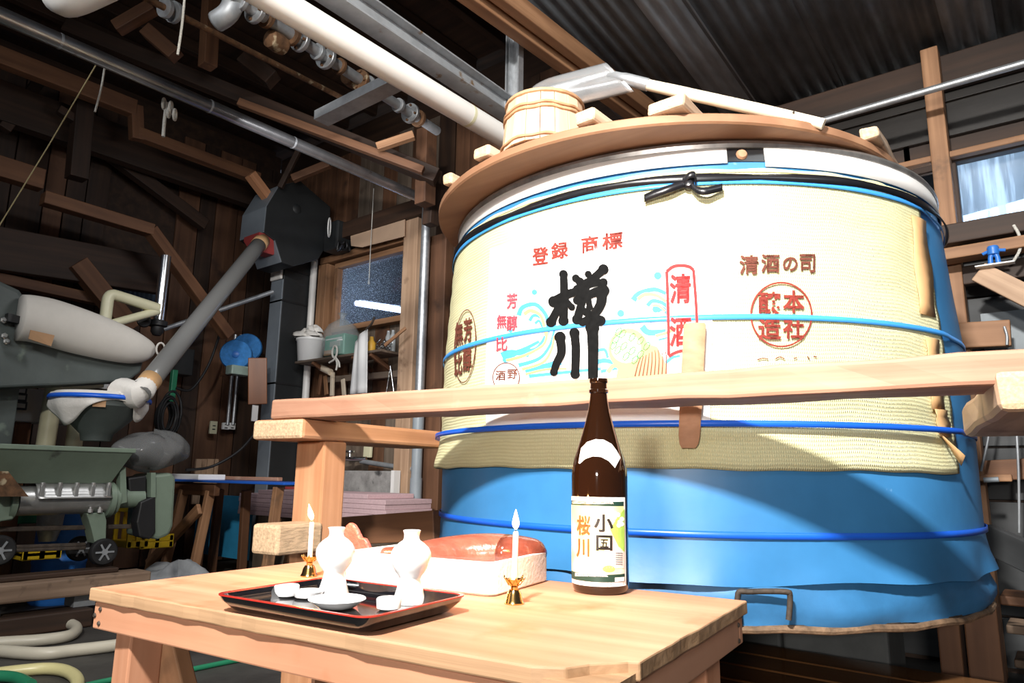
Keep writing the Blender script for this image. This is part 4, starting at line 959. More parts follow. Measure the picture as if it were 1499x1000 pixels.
el = pd_(335, 18, 2.9); O('pipe_elbow', MB().tube(smooth_path([el + V((.02, .02, .10)), el, el + V((-.07, -.02, -.03))], 5), .045, 14, cap=False), 'zinc_dull', fp, sm=True, sol=.004)
A, B = ext(pd_(262, 22, 3.2), pd_(508, 147, 4.5), .4, 0)
rp = thing('rusty_pipe', A, 'thin rusty pipe with flaking paint below the flanged pipe', 'pipe'); pipe('pipe_run', [A, B], .017, 'rusty_dark', rp, n=12)
c = A.lerp(B, .2); d = (B - A).normalized(); O('flange', MB().lathe([(.055, -.01), (.055, .01)], c, 20, axis=d), 'zinc_dull', rp, sm=True); O('flange', MB().lathe([(.05, -.01), (.05, .01)], c - d * .05, 20, axis=d), 'galvanized', rp, sm=True)
# angle bracket
A, B = pd_(470, 180, 3.35), pd_(594, 119, 2.98); d = (B - A).normalized(); sx = d.cross(V((0, 0, 1))).normalized(); up = sx.cross(d)
O('angle_bracket', MB().prism([(-.045, 0), (.045, 0), (.045, .05), (.040, .05), (.040, .005), (-.040, .005), (-.040, .03), (-.045, .03)], sx, up, (A, B - A)), 'zinc_dull', label='short steel channel sticking out from under the white pipe', cat='bracket')
# flue elbow, white and rounded, at the roof edge
c = pd_(95, -6, 2.75)
O('duct_elbow', MB().tube(smooth_path([c + V((.30, .16, .12)), c + V((.14, .08, .05)), c, c + V((-.03, 0, .10)), c + V((-.03, 0, .3))], 6), .088, 24), 'pvc_white', label='rounded white duct elbow above the dull steel pipe', cat='duct', sm=True)
# conduits by the back wall, behind the lid
gp = thing('grey_conduit', py_(600, 740, 4.12), 'grey plastic down pipe with sleeve joints beside the window', 'pipe')
A, B = py_(632, 300, 4.12), py_(600, 742, 4.12); B.x = A.x = (A.x + B.x) / 2
pipe('pipe_run', [A, B], .040, 'galvanized', gp, n=20)
for y0, y1, r in ((585, 648, .048), (648, 700, .044), (700, 738, .050)):
    pipe('pipe_sleeve', [V((A.x, 4.12, py_(613, y0, 4.12).z)), V((A.x, 4.12, py_(608, y1, 4.12).z))], r, 'pvc_grey', gp, n=20)
zc = py_(606, 736, 4.12).z; pipe('white_ring', [V((A.x, 4.12, zc - .01)), V((A.x, 4.12, zc + .004))], .052, 'plastic_white', gp, n=20)
pipe('red_collar', [V((A.x, 4.12, zc - .16)), V((A.x, 4.12, zc - .09))], .060, 'red_paint', gp, n=12)
pipe('pipe_foot', [V((A.x, 4.12, 0)), V((A.x, 4.12, zc - .02))], .042, 'rubber_black', gp, n=20)
pipe('galvanized_rail', [V((-1.15, 3.95, 2.915)), V((1.2, 3.95, 2.925))], .019, 'galvanized', label='galvanized pipe running along the wall beyond the tank lid', cat='pipe')
# hanging cords
def cord(pts, r, mat, label, curve=True, name='hanging_rope'): return pipe(name, pts, r, mat, label=label, cat='rope', n=8, curve=curve)
cord([pd_(271, -10, 3.0), pd_(266, 40, 3.0), pd_(260, 80, 3.0)], .006, 'rope_white', 'white rope end hanging beside the rusty pipe')
cord([pd_(153, 100, 3.75), pd_(148, 130, 3.75), pd_(139, 164, 3.75)], .006, 'rope_white', 'short frayed rope end hanging under the steel pipe next to the thin string')
cord([pd_(140, 96, 3.7), pd_(70, 215, 3.9), pd_(-10, 345, 4.1)], .0035, 'string_tan', 'thin tan string stretched diagonally from the steel pipe', curve=False, name='string')
kn = thing('knotted_rope', pd_(245, 160, 3.9), 'white rope tied in a knot with loops on the steel pipe', 'rope')
c = pd_(243, 150, 3.9)
pipe('rope_end', [pd_(244, 150, 3.88), pd_(241, 175, 3.88), pd_(239, 200, 3.88)], .010, 'rope_white', kn, curve=True)
for (x, y), rr in (((240, 152), .03), ((250, 158), .035), ((256, 168), .03), ((247, 165), .026)):
    q = pd_(x, y, 3.87); O('rope_loop', MB().tube([q + V((rr * math.cos(a) * .6, -rr * .5 * math.cos(a), rr * math.sin(a))) for a in [j * math.pi / 8 for j in range(16)]], .009, 8, closed=True), 'rope_white', kn, sm=True)
pc = thing('pull_cord', py_(540, 416, 4.15), 'thin beaded pull cord hanging in front of the window', 'cord')
A, B = py_(547, 276, 4.15), py_(540, 412, 4.15); pipe('cord_line', [A, B], .004, 'rope_white', pc, n=8); O('cord_knob', MB().lathe([(.004, .03), (.010, .0), (.013, -.02), (.006, -.03)], B, 10), 'zinc_dull', pc, sm=True)

# ================================================================ TIMBERS OF THE LEFT WALL AND ROOF (parts of the building)
def lb(nm, a, b, xa, w, h, mat, xb=None, par=None): return beam(nm, px_(a[0], a[1], xa), px_(b[0], b[1], xa if xb is None else xb), w, h, mat, par or wall_left)
lb('tie_beam', (-60, 60), (197, 160), -6.0, .10, .14, 'timber_brown')
beam('hanger', px_(198, 155, -6.0), px_(200, 205, -6.0), .10, .09, 'timber_brown', wall_left, up=(1, 0, 0))
lb('tie_beam', (200, 195), (378, 262), -6.0, .10, .10, 'timber_brown')
lb('tie_beam', (-60, 228), (62, 265), -6.1, .12, .16, 'timber_brown'); lb('tie_beam', (62, 290), (222, 338), -6.1, .12, .10, 'timber_brown')
lb('brace', (219, 336), (334, 492), -6.1, .11, .10, 'timber_brown', -6.2)
lb('brace', (112, 385), (192, 482), -6.7, .13, .16, 'timber_brown')
lb('tie_beam', (-60, 355), (240, 405), -6.75, .10, .36, 'timber_dark')
lb('ledge', (-30, 402), (165, 444), -6.85, .10, .09, 'timber_brown')
lb('tie_beam', (-40, 135), (420, 300), -6.6, .12, .34, 'timber_dark')
lb('post', (122, 150), (112, 262), -6.3, .14, .14, 'timber_dark'); lb('brace', (125, 185), (85, 160), -6.3, .07, .07, 'timber_dark')
lb('brace', (366, 255), (400, 300), -5.9, .09, .09, 'post_wood'); lb('brace', (60, 115), (5, 190), -6.6, .09, .09, 'timber_dark')
lb('brace', (140, 210), (300, 330), -6.8, .10, .12, 'timber_dark')
for a, b, Y, w_, m_ in [((310, -10), (304, 98), 4.6, .10, 'timber_brown'), ((225, 10), (170, 42), 4.6, .09, 'timber_brown'), ((215, 45), (258, 82), 4.7, .10, 'timber_brown'), ((358, 85), (400, 118), 5.2, .13, 'timber_dark'), ((100, 40), (640, 260), 5.2, .12, 'timber_dark'), ((350, 150), (620, 250), 5.0, .06, 'timber_brown'), ((610, 190), (606, 250), 4.6, .0, ''), ((552, 216), (606, 198), 4.9, .06, 'frame_wood'), ((428, 262), (482, 240), 6.2, .07, 'timber_brown'), ((410, 275), (440, 215), 6.3, .05, 'timber_dark')]:
    if w_: beam('brace', pd_(*a, Y), pd_(*b, Y), w_, w_, m_, cl)
beam('hanger', pd_(625, 190, 5.3), pd_(622, 300, 5.3), .12, .12, 'plank_brown', cl, up=(1, 0, 0))
beam('hanger', pd_(636, 250, 5.5), pd_(630, 330, 5.5), .10, .10, 'timber_dark', cl, up=(1, 0, 0))
# back-wall posts beside the window
for nm, x0, wd, mt, z1, y0 in (('post', -4.555, .185, 'pale_post', 3.35, 4.27), ('post', -4.20, .20, 'plank_brown', 3.0, 4.27), ('post', -3.98, .12, 'timber_dark', 3.4, 4.30)):
    beam(nm, (x0, y0, .0), (x0, y0, z1), wd, .12, mt, wall_back, up=(0, 1, 0))
beam('tie_beam', (-7.0, 4.22, 3.30), (-3.2, 4.22, 3.30), .12, .16, 'timber_dark', wall_back)
# right-hand end of the back wall
beam('post', (-.40, 4.25, .0), (-.40, 4.25, 3.3), .085, .10, 'frame_wood', wall_back, up=(0, 1, 0))
beam('tie_beam', (-.95, 4.27, 2.665), (1.5, 4.27, 2.665), .06, .035, 'frame_wood', wall_back)
beam('tie_beam', (-.70, 4.20, 2.185), (1.5, 4.20, 2.20), .14, .105, 'timber_dark', wall_back)
beam('ledge', (-.62, 4.10, 2.055), (-.06, 4.10, 2.062), .12, .06, 'frame_wood', wall_back)
beam('tie_beam', (-.7, 4.26, 1.98), (1.5, 4.26, 1.98), .06, .10, 'timber_dark', wall_back)
beam('brace', py_(1432, 398, 4.05), py_(1540, 452, 4.05), .03, .10, 'pale_post', wall_back)
beam('ledge', py_(1404, 492, 4.15), py_(1480, 488, 4.15), .05, .13, 'frame_wood', wall_back)
beam('ledge', py_(1430, 700, 4.2), py_(1482, 700, 4.2), .05, .035, 'frame_wood', wall_back); beam('ledge', py_(1425, 690, 4.26), py_(1520, 686, 4.26), .03, .10, 'timber_brown', wall_back)
O('metal_panel', MB().box((.0, 4.36, 1.62), (.62, .012, .34)), 'grey_panel', wall_back)
beam('dark_plank', pd_(1446, 788, 3.2), pd_(1580, 850, 2.8), .04, .13, 'board_grey', label='dark grey plank leaning diagonally beside the tank by the wall', cat='plank')
for k, (y, z) in enumerate(((872, .50), (915, .32), (965, .16))):
    a, b = pz_(1440 + k * 12, y - 4, z), pz_(1600, y + 34, z); b = a + V((1.1, 0, 0))
    beam('step_board', a + V((.05, .1, -.02)), b + V((0, .1, -.02)), .22, .035, 'timber_worn' if k else 'timber_brown', label=['upper worn step board beside the tank foot', 'middle worn step board beside the tank foot', 'lowest worn step board beside the tank foot'][k], cat='board')
for k, (a, b) in enumerate((((1452, 600), (1436, 690)), ((1486, 600), (1492, 780)), ((1470, 478), (1474, 505)))):
    pipe('cable', [py_(*a, 4.1), py_((a[0] + b[0]) / 2 + 2, (a[1] + b[1]) / 2, 4.1), py_(*b, 4.1)], .006, 'zinc_dull', label=['thin grey cable hanging beside the orange wall post', 'thin grey cable hanging under the weathered cross beam', 'short grey cable loop on the brown ledge board'][k], cat='cable', curve=True)
pipe('tie_cable', [py_(1484, 330, 4.08), py_(1492, 345, 4.06), py_(1493, 365, 4.06), py_(1484, 382, 4.08)], .007, 'rope_white', label='grey cord looped over the worn beam under the streaked window', cat='cord', curve=True)
pipe('tube_offcut', [py_(1440, 703, 4.0), py_(1462, 702, 4.0)], .012, 'pvc_grey', label='short grey tube offcut on the ledge beside the tank', cat='tube')
# blue clamp on its white strip
bc = py_(1456, 386, 4.02); cl_ = thing('blue_clamp', bc, 'small blue plastic clamp on a white strip under the streaked window', 'clamp')
O('white_strip', MB().box(bc + V((.0, 0, -.006)), (.16, .05, .008)), 'plastic_white', cl_, bev=.002)
for dx in (-.016, .016): O('clamp_leg', MB().tube([bc + V((dx, 0, 0)), bc + V((dx * .9, 0, .03)), bc + V((dx * .5, 0, .05))], [.012, .011, .013], 10), 'blue_plastic', cl_, sm=True)
O('clamp_head', MB().lathe([(.004, .040), (.024, .046), (.026, .062), (.024, .070), (.026, .078), (.022, .088), (.006, .092)], bc, 16), 'blue_plastic', cl_, sm=True)
O('clamp_arm', MB().tube([bc + V((-.045, 0, .055)), bc + V((-.02, 0, .065)), bc + V((.02, 0, .065)), bc + V((.05, 0, .060))], .008, 8), 'blue_plastic', cl_, sm=True)

# wet board platform in front of and under the tank
for k in range(6):
    y0 = 1.86 + k * .185; beam('wet_board', (-1.7, y0, .275), (.02, y0, .275), .172, .03, 'timber_wet', label=['wet floor board closest to the table leg', 'second wet floor board from the table', 'third wet floor board from the table', 'fourth wet floor board from the table', 'wet floor board next to the one touching the concrete blocks', 'wet floor board touching the concrete blocks'][k], cat='board', group='wet boards at the tank foot')
for k, x0 in enumerate((-1.55, -.8, -.06)):
    beam('board_bearer', (x0, 1.80, .13), (x0, 2.86, .13), .09, .258, 'timber_dark', label='dark bearer carrying the wet floor boards', cat='timber', group='bearers under the wet boards')

# ================================================================ RICE MACHINES ALONG THE LEFT WALL
XM = -4.9
def mp(x, y, dx=0.0): return px_(x, y, XM + dx)
def mprism(name, poly, dx, depth, mat, parent, **k):
    """outline in photograph pixels on the machine's side plane, extruded away from the viewer along -x"""
    pts = [mp(x, y, dx) for x, y in poly]; n = len(pts); e = V((-depth, 0, 0))
    return O(name, MB().add(pts + [p + e for p in pts], [tuple(range(n)), tuple(reversed(range(n, 2 * n)))] + [(i, (i + 1) % n, n + (i + 1) % n, n + i) for i in range(n)]), mat, parent, **k)
mc = thing('rice_conveyor', mp(100, 830), 'green screw conveyor with steel barrel and feed hopper on small wheels', 'machine')
h0 = mp(-60, 652), mp(186, 655), mp(168, 707), mp(25, 707)
zt, zb = mp(100, 654).z, mp(100, 708).z
mb = MB(); y0, y1, y2, y3 = mp(-70, 654).y, mp(186, 654).y, mp(28, 708).y, mp(166, 708).y
top = lambda i, z: [V((XM + .10 - i, y0 + i, z)), V((XM + .10 - i, y1 - i, z)), V((XM - .42 + i, y1 - i, z)), V((XM - .42 + i, y0 + i, z))]
bot = lambda i, z: [V((XM - .04 - i, y2 + i, z)), V((XM - .04 - i, y3 - i, z)), V((XM - .22 + i, y3 - i, z)), V((XM - .22 + i, y2 + i, z))]
O('feed_hopper', mb.rings([bot(0, zb), top(0, zt - .03), top(-.012, zt - .028), top(-.012, zt), top(.004, zt), bot(.01, zb + .01)]), 'machine_green', mc, bev=.004)
mprism('hopper_end', [(0, 690), (12, 690), (42, 727), (0, 727)], .11, .30, 'rusty_dark', mc)
ya, yb = mp(30, 735).y, mp(166, 730).y; zc = mp(100, 733).z; xa = XM - .09
O('screw_barrel', MB().lathe([(.088, 0), (.088, yb - ya)], (xa, ya, zc), 36, axis=(0, 1, 0)), 'barrel_steel', mc, sm=True)
cov = O('barrel_cover', MB().add(*(lambda m: (m.v, m.f))(MB().grid(lambda u, v: (xa + (.095 + (.03 if v in (0, 1) else 0)) * math.cos(math.pi * (v * 1.0)) * 1.0, ya + .08 + (yb - ya - .10) * u, zc + .015 + (.098 if v not in (0, 1) else .098) * math.sin(math.pi * v)), 8, 16))), 'barrel_steel', mc, sm='all', sol=.004)
for k in range(5):
    y = ya + .10 + (yb - ya - .14) * k / 4; O('cover_clamp', MB().box((xa + .10, y, zc + .055), (.022, .022, .075)).lathe([(.014, 0), (.014, .02)], (xa + .10, y, zc + .09), 8), 'barrel_steel', cov, bev=.003)
for yy, r, mt in ((ya - .03, .115, 'machine_green'), (yb, .115, 'machine_green'), (yb + .03, .10, 'machine_green')): O('end_flange', MB().lathe([(r, -.016), (r, .016)], (xa, yy, zc), 32, axis=(0, 1, 0)), mt, mc, sm=True)
yc = mp(216, 735).y; O('gear_tube', MB().lathe([(.062, 0), (.062, yc - yb)], (xa, yb, zc + .005), 28, axis=(0, 1, 0)), 'machine_green', mc, sm=True)
mprism('drive_housing', [(222, 705), (226, 695), (252, 692), (258, 700), (254, 770), (248, 784), (232, 790), (216, 786)], -.02, .34, 'machine_green', mc, bev=.02)
mprism('belt_guard', [(206, 735), (228, 725), (228, 780), (220, 790), (204, 786), (200, 765)], .0, .10, 'rubber_black', mc, bev=.01)
mprism('frame_upright', [(176, 690), (184, 684), (186, 735), (176, 738)], .0, .06, 'machine_green', mc); mprism('frame_upright', [(221, 692), (228, 692), (228, 728), (221, 728)], .0, .06, 'machine_green', mc)
mprism('motor_block', [(188, 700), (215, 696), (215, 726), (190, 728)], -.05, .16, 'rubber_black', mc, bev=.01)
mprism('left_bearing', [(-40, 712), (0, 700), (16, 718), (20, 760), (-5, 765), (-10, 800), (-40, 800)], -.01, .2, 'machine_green', mc, bev=.008)
mprism('support_leg', [(127, 752), (153, 750), (156, 762), (155, 794), (139, 796), (134, 775)], -.01, .12, 'machine_green', mc, bev=.004)
for dx, x in ((-.04, 132), (-.04, 146)): c = mp(x, 748, .0); O('bolt', MB().lathe([(.016, -.01), (.016, .012), (.009, .014), (.009, .026)], c, 6), 'barrel_steel', mc)
for y, t in ((772, .018), (799, .014), (804, .014)): beam('frame_rail', mp(-40, y + 4, -.12), mp(215 if y < 780 else 125, y - 2, -.12), .03, t * 1.6, 'rust_iron', mc)
def wheel(x, y, dx, r):
    c = mp(x, y, dx); w = O('wheel', MB().lathe([(r * .5, -.02), (r * .62, -.025), (r * .9, -.024), (r, -.014), (r, .014), (r * .9, .024), (r * .62, .025), (r * .5, .02)], c, 28, axis=(1, 0, 0)), 'rubber_black', mc, sm=True)
    O('wheel_hub', MB().lathe([(r * .22, -.03), (r * .22, .03)], c, 14, axis=(1, 0, 0)), 'zinc_dull', w, sm=True)
    for j in range(6): a = j * math.pi / 3; O('spoke', MB().box(c + V((.026, r * .42 * math.cos(a), r * .42 * math.sin(a))), (.006, r * .5, r * .13), Matrix.Rotation(a, 3, 'X')), 'zinc_dull', w)
wheel(151, 808, .03, .082); wheel(-2, 806, .03, .085); wheel(117, 803, -.30, .08)
# plastic bag over the blower
bgp = thing('plastic_cover', mp(220, 690), 'crumpled clear plastic sheet wrapped over the blower of the green machine', 'plastic sheet')
c = mp(222, 662, -.12); rnd = random.Random(5); ctrl = 0
def crump(u, v):
    a = 2 * math.pi * u; b = -math.pi / 2 + math.pi * v; k = 1 + .10 * abs(math.sin(2 * a + 3 * v)) - .07 * abs(math.sin(3 * a - 5 * v + 1)) + .05 * abs(math.sin(7 * v + 2 * a))
    return c + V((.16 * math.cos(b) * math.cos(a) * k, .245 * math.cos(b) * math.sin(a) * k, .125 * math.sin(b) * k + (.02 if math.sin(a) > .3 else 0)))
O('sheet', MB().grid(crump, 56, 28), 'poly_bag', bgp, sm=True)
O('blower', MB().lathe([(.03, -.1), (.085, -.08), (.09, .06), (.05, .09)], c + V((0, -.03, -.01)), 20, axis=(0, 1, 0)), 'elevator_dark', mc, sm=True)
# timbers under the machine
def atz(p, z): return V((p.x, p.y, z))
beam('track_timber', atz(mp(-60, 826, .05), .301), atz(mp(168, 832, .05), .301), .12, .028, 'timber_dark', label='dark thin timber directly under the machine wheels', cat='timber')
beam('track_timber', atz(mp(-80, 852, .10), .233), atz(mp(211, 843, .10), .233), .20, .104, 'timber_worn', label='thick worn timber baulk under the green machine', cat='timber', bev=.012, rough=.001)
beam('track_timber', atz(mp(-80, 893, .12), .054), atz(mp(128, 887, .12), .054), .20, .104, 'timber_dark', label='dark wet timber on the floor below the worn baulk', cat='timber', bev=.01)
for k, x in enumerate((118, -20)): c = mp(x, 872, .06); O('bearing_block', MB().box((c.x, c.y, .143), (.14, .12, .070)), 'zinc_dull' if k == 0 else 'rubber_black', label=['grey block propping up the worn baulk', 'black block propping up the worn baulk'][k], cat='block')
# hopper with draped cloth, fed by the clear duct
fh = thing('funnel_hopper', mp(148, 642, -.2), 'dark green funnel hopper topped with a white cloth', 'hopper')
fc_ = mp(148, 584, -.2); zt = fc_.z; R0 = .275
O('funnel', MB().lathe([(.09, mp(148, 646, -.2).z - zt), (.10, mp(148, 636, -.2).z - zt), (R0, -.06), (R0, .015), (R0 - .01, .015), (R0 - .01, -.055), (.08, -.2)], fc_, 40), 'machine_dark', fh, sm=True)
O('label_patch', MB().grid(lambda u, v: fc_ + V(((R0 + .004) * math.cos(D2R(-30 + 15 * u)), (R0 + .004) * math.sin(D2R(-30 + 15 * u)), -.075 + .055 * v)), 4, 1), 'cardboard', fh)
cloth = thing('hopper_cloth', fc_, 'white cloth tied with a blue band over the funnel hopper', 'cloth')
def drape(u, v):
    a = 2 * math.pi * u; L = .015 + .17 * max(0, math.cos(a - D2R(-72))) ** 5 + .13 * max(0, math.cos(a - D2R(42))) ** 14 + .10 * max(0, math.cos(a - D2R(160))) ** 2
    dpt = max(0, v * (L + .03) - .085); r = R0 + .016 + .010 * math.sin(a * 9) * v - .55 * dpt
    return fc_ + V((r * math.cos(a), r * math.sin(a), .022 - v * (L + .03)))
O('cloth_skirt', MB().grid(drape, 96, 8), 'cloth_white', cloth, sm='all', sol=.003)
O('cloth_top', MB().lathe([(R0 + .012, .018), (R0 - .005, .032), (R0 * .6, .04), (.01, .045)], fc_, 48), 'cloth_white', cloth, sm=True)
O('blue_band', MB().lathe([(R0 + .030, -.018), (R0 + .032, -.004), (R0 + .026, .010)], fc_, 64, cap=False), 'strap_blue', cloth, sm=True, sol=.002)
duA, duB = pd_(203, 578, 4.62), pd_(384, 352, 6.35)
O('cloth_sleeve', MB().tube([fc_ + V((.02, .13, .02)), fc_.lerp(duA, .6) + V((0, 0, .02)), duA, duA + (duB - duA) * .02, duA + (duB - duA) * .045], [.06, .105, .088, .080, .071], 18), 'cloth_white', cloth, sm=True)
du = thing('clear_duct', duA, 'clear plastic duct slanting from the grain elevator to the hopper', 'duct')
O('duct_tube', MB().tube([duA.lerp(duB, k / 8) for k in range(9)], .068, 24, cap=False), 'clear_duct', du, sm='all', sol=.002)
for a, b in ((.02, .075), (.955, 1.0)): O('tape_wrap', MB().tube([duA.lerp(duB, a), duA.lerp(duB, b)], .071, 24, cap=False), 'tape_brown', du, sm='all', sol=.002)
# grain elevator
XE = -6.1
ec = px_(412, 450, XE); ey = ec.y
ev = thing('grain_elevator', (XE - .1, ey + .15, 0), 'tall dark grey bucket elevator with hooded head and red spout', 'elevator')
O('elevator_leg', MB().box((XE - .10, ey + .17, 1.55), (.20, .34, 3.1)), 'elevator_dark', ev, bev=.008)
O('leg_lit_face', MB().box((XE - .10, ey - .004, 1.42), (.204, .012, 2.84)), 'elevator_lit', ev, bev=.004)  # front of the leg coloured lighter, as if lit
O('leg_sleeve', MB().box((XE - .10, ey - .02, 2.98), (.19, .03, .28)), 'cloth_white', ev, bev=.012)
for z in (1.78, 2.62, 2.95): O('cable_band', MB().box((XE - .10, ey + .17, z), (.215, .36, .018)), 'rubber_black', ev)
hp = [(409, 271), (440, 265), (484, 303), (483, 352), (466, 380), (430, 390), (412, 384), (402, 352), (386, 340), (390, 302)]
XH = -5.75
pts = [px_(x, y, XH) for x, y in hp]; n = len(pts); e = V((-.42, 0, 0))
hood = O('elevator_head', MB().add(pts + [p + e for p in pts], [tuple(range(n)), tuple(reversed(range(n, 2 * n)))] + [(i, (i + 1) % n, n + (i + 1) % n, n + i) for i in range(n)]), 'elevator_dark', ev, bev=.008)
hood.data.materials.append(MATS['elevator_lit'])
for p in hood.data.polygons:
    if p.normal.y < -.35 and p.normal.z > -.6: p.material_index = 1  # front slopes of the head coloured lighter, as if lit
s0 = pd_(386, 352, 6.45); O('red_spout', MB().rings([[s0 + V((dx * a, dy * a, z)) for dx, dy in ((-1, -1), (1, -1), (1, 1), (-1, 1))] for a, z in ((.13, .02), (.13, -.02), (.07, -.14))]), 'red_paint', ev)
c = px_(435, 306, XH + .002); O('head_dent', MB().lathe([(.05, 0), (.03, .012), (.005, .014)], c, 12, axis=(1, 0, 0)), 'elevator_dark', ev, sm=True)
mtb = px_(502, 345, -5.5); O('motor_box', MB().box(mtb + V((-.10, .02, 0)), (.22, .20, .30)), 'elevator_dark', ev, bev=.02)
rg = px_(482, 333, -5.46); O('motor_ring', MB().tube([rg + V((.11 * math.cos(a) * .3, -.11 * .35 * math.cos(a), .095 * math.sin(a))) for a in [j * math.pi / 16 for j in range(32)]], .007, 8, closed=True), 'plastic_white', ev, sm=True)
# duct with cloth sock above the machine
gd = thing('rice_cooler', px_(60, 560, -5.3), 'big dark green rice cooler body with peeling paint behind the hopper', 'machine')
XD = -5.25
def dp(x, y, dx=0): return px_(x, y, XD + dx)
def dprism(name, poly, dx, depth, mat, parent, **k):
    pts = [dp(x, y, dx) for x, y in poly]; n = len(pts); e = V((-depth, 0, 0))
    return O(name, MB().add(pts + [p + e for p in pts], [tuple(range(n)), tuple(reversed(range(n, 2 * n)))] + [(i, (i + 1) % n, n + (i + 1) % n, n + i) for i in range(n)]), mat, parent, **k)
dprism('cooler_body', [(-60, 470), (42, 480), (60, 498), (150, 520), (212, 524), (206, 545), (188, 558), (100, 563), (0, 568), (-60, 570)], -.02, .33, 'machine_dark', gd, bev=.015)
dprism('cooler_hood', [(-60, 405), (0, 410), (30, 424), (45, 445), (48, 470), (40, 492), (-60, 490)], -.04, .4, 'machine_dark', gd, bev=.03)
dprism('cooler_shaft', [(12, 458), (48, 468), (48, 478), (12, 470)], .04, .06, 'rubber_black', gd)
for x, y in ((5, 469), (6, 492), (9, 500)): O('bolt', MB().lathe([(.02, 0), (.02, .014), (.01, .016), (.01, .03)], dp(x, y, -.02), 6, axis=(1, 0, 0)), 'barrel_steel', gd)
beam('cooler_column', dp(2, 560, -.30), V((dp(2, 560, -.30).x, dp(2, 560, -.30).y, 0)), .17, .17, 'machine_dark', gd, up=(1, 0, 0))
sk = thing('cloth_sock', dp(60, 470), 'long off-white cloth sock sagging from the rice cooler hood', 'cloth')
secs = [(36, 462, 36), (52, 463, 36), (80, 469, 36.5), (110, 478, 36), (140, 487, 34), (170, 496, 31), (200, 505, 26), (220, 510, 19), (232, 511, 11), (236, 511, 4)]
rs = []
for x, y, h in secs:
    c = dp(x, y, .12); k = h * (-c.x * math.sin(YAW) + c.y * math.cos(YAW)) / F; rs.append([c + V((k * .75 * math.cos(a) - .10, 0, k * math.sin(a))) for a in [j * 2 * math.pi / 24 for j in range(24)]])
O('sock', MB().rings(dense(rs, 3)), 'bag_cloth', sk, sm='all')
pq = [dp(45, 483, .15), dp(80, 491, .17), dp(75, 507, .15), dp(42, 496, .13)]; O('paper_tag', MB().add(pq + [p + V((-.01, 0, 0)) for p in pq], [(0, 1, 2, 3), (7, 6, 5, 4), (0, 4, 5, 1), (1, 5, 6, 2), (2, 6, 7, 3), (3, 7, 4, 0)]), 'cardboard', sk)
O('sock_ring', MB().tube([dp(235, 511, .12) + V((0, .03 * math.cos(a), .045 * math.sin(a))) for a in [j * math.pi / 8 for j in range(16)]], .007, 8, closed=True), 'bag_cloth', sk, sm=True)
# cream pipes, steel riser, control box
XP = -5.7
cp_ = thing('cream_pipe', px_(155, 470, XP), 'cream plastic pipe bent in a square loop above the cloth sock', 'pipe')
pipe('pipe_run', smooth_path([px_(154, 470, XP), px_(157, 445, XP), px_(159, 436, XP), px_(164, 432, XP), px_(175, 434, XP), px_(232, 452, XP)], 4), .042, 'pvc_cream', cp_)
pipe('pipe_run', [px_(160, 475, XP), px_(232, 455, XP)], .032, 'pvc_cream', cp_)
pipe('cream_pipe', [px_(80, 566, XP), px_(66, 655, XP)], .06, 'pvc_cream', label='thick upright cream pipe beside the grey control box', cat='pipe')
pipe('cream_pipe', [px_(113, 610, XP), px_(107, 658, XP)], .055, 'pvc_cream', label='upright cream pipe stub under the funnel hopper', cat='pipe')
pipe('cream_pipe', [px_(80, 568, XP), px_(150, 562, XP)], .03, 'pvc_cream', label='thin level cream pipe behind the funnel hopper rim', cat='pipe')
sr = thing('steel_riser', px_(232, 485, -5.9), 'bright steel riser pipe ending in a black valve', 'pipe')
pipe('riser', [px_(243, 375, -5.9), px_(232, 470, -5.9)], .042, 'steel_bright', sr, n=20); c = px_(231, 474, -5.9)
O('valve', MB().lathe([(.05, .03), (.075, .02), (.075, -.02), (.05, -.03), (.05, -.07), (.03, -.1)], c, 20), 'rubber_black', sr, sm=True)
c = px_(211, 470, -5.9); O('gauge', MB().lathe([(.05, -.02), (.055, .0), (.05, .02)], c, 20, axis=(1, -.4, 0)), 'rubber_black', sr, sm=True)
xb = -5.9; q0, q1 = px_(24, 567, xb), px_(112, 622, xb)
cb = thing('control_box', (xb - .1, q0.y, q1.z), 'light grey control box with dark switches behind the cream pipe', 'control box')
O('enclosure', MB().box((xb - .12, (q0.y + q1.y) / 2, (q0.z + q1.z) / 2), (.24, abs(q1.y - q0.y), q0.z - q1.z)), 'control_grey', cb, bev=.008)
for y in (572, 582, 594):
    c = px_(30, y, xb + .005); sw = O('switch', MB().box(c, (.02, .08, .06)), 'switch_dark', cb, bev=.004); O('switch_plate', MB().box(c + V((.012, .0, 0)), (.006, .05, .03)), 'switch_plate', sw)
beam('box_stand', (xb - .12, q0.y + .1, 0), (xb - .12, q0.y + .1, q1.z), .10, .10, 'timber_brown', label='brown post carrying the grey control box', cat='post', up=(1, 0, 0))
# small clutter by the machine: jars on a ledge
shelf_z = px_(150, 570, -5.95).z
for x, y, r, h, m_, l_ in ((152, 566, .04, .10, 'plastic_white', 'white jar behind the funnel hopper'), (160, 570, .05, .025, 'red_paint', 'red lid lying behind the funnel hopper'), (141, 565, .018, .08, 'mat_yellow_tape', 'small yellow bottle behind the funnel hopper')):
    c = px_(x, y, -5.95); c.z = shelf_z; O('jar', MB().lathe([(r * .9, .001), (r, .01), (r, h * .75), (r * .6, h * .85), (r * .6, h)], c, 14), m_, label=l_, cat='jar', sm=True)
c = px_(150, 572, -5.95); beam('jar_shelf', (c.x, c.y - .3, shelf_z - .017), (c.x, c.y + .3, shelf_z - .017), .16, .03, 'timber_dark', label='dark narrow shelf behind the funnel hopper', cat='shelf')
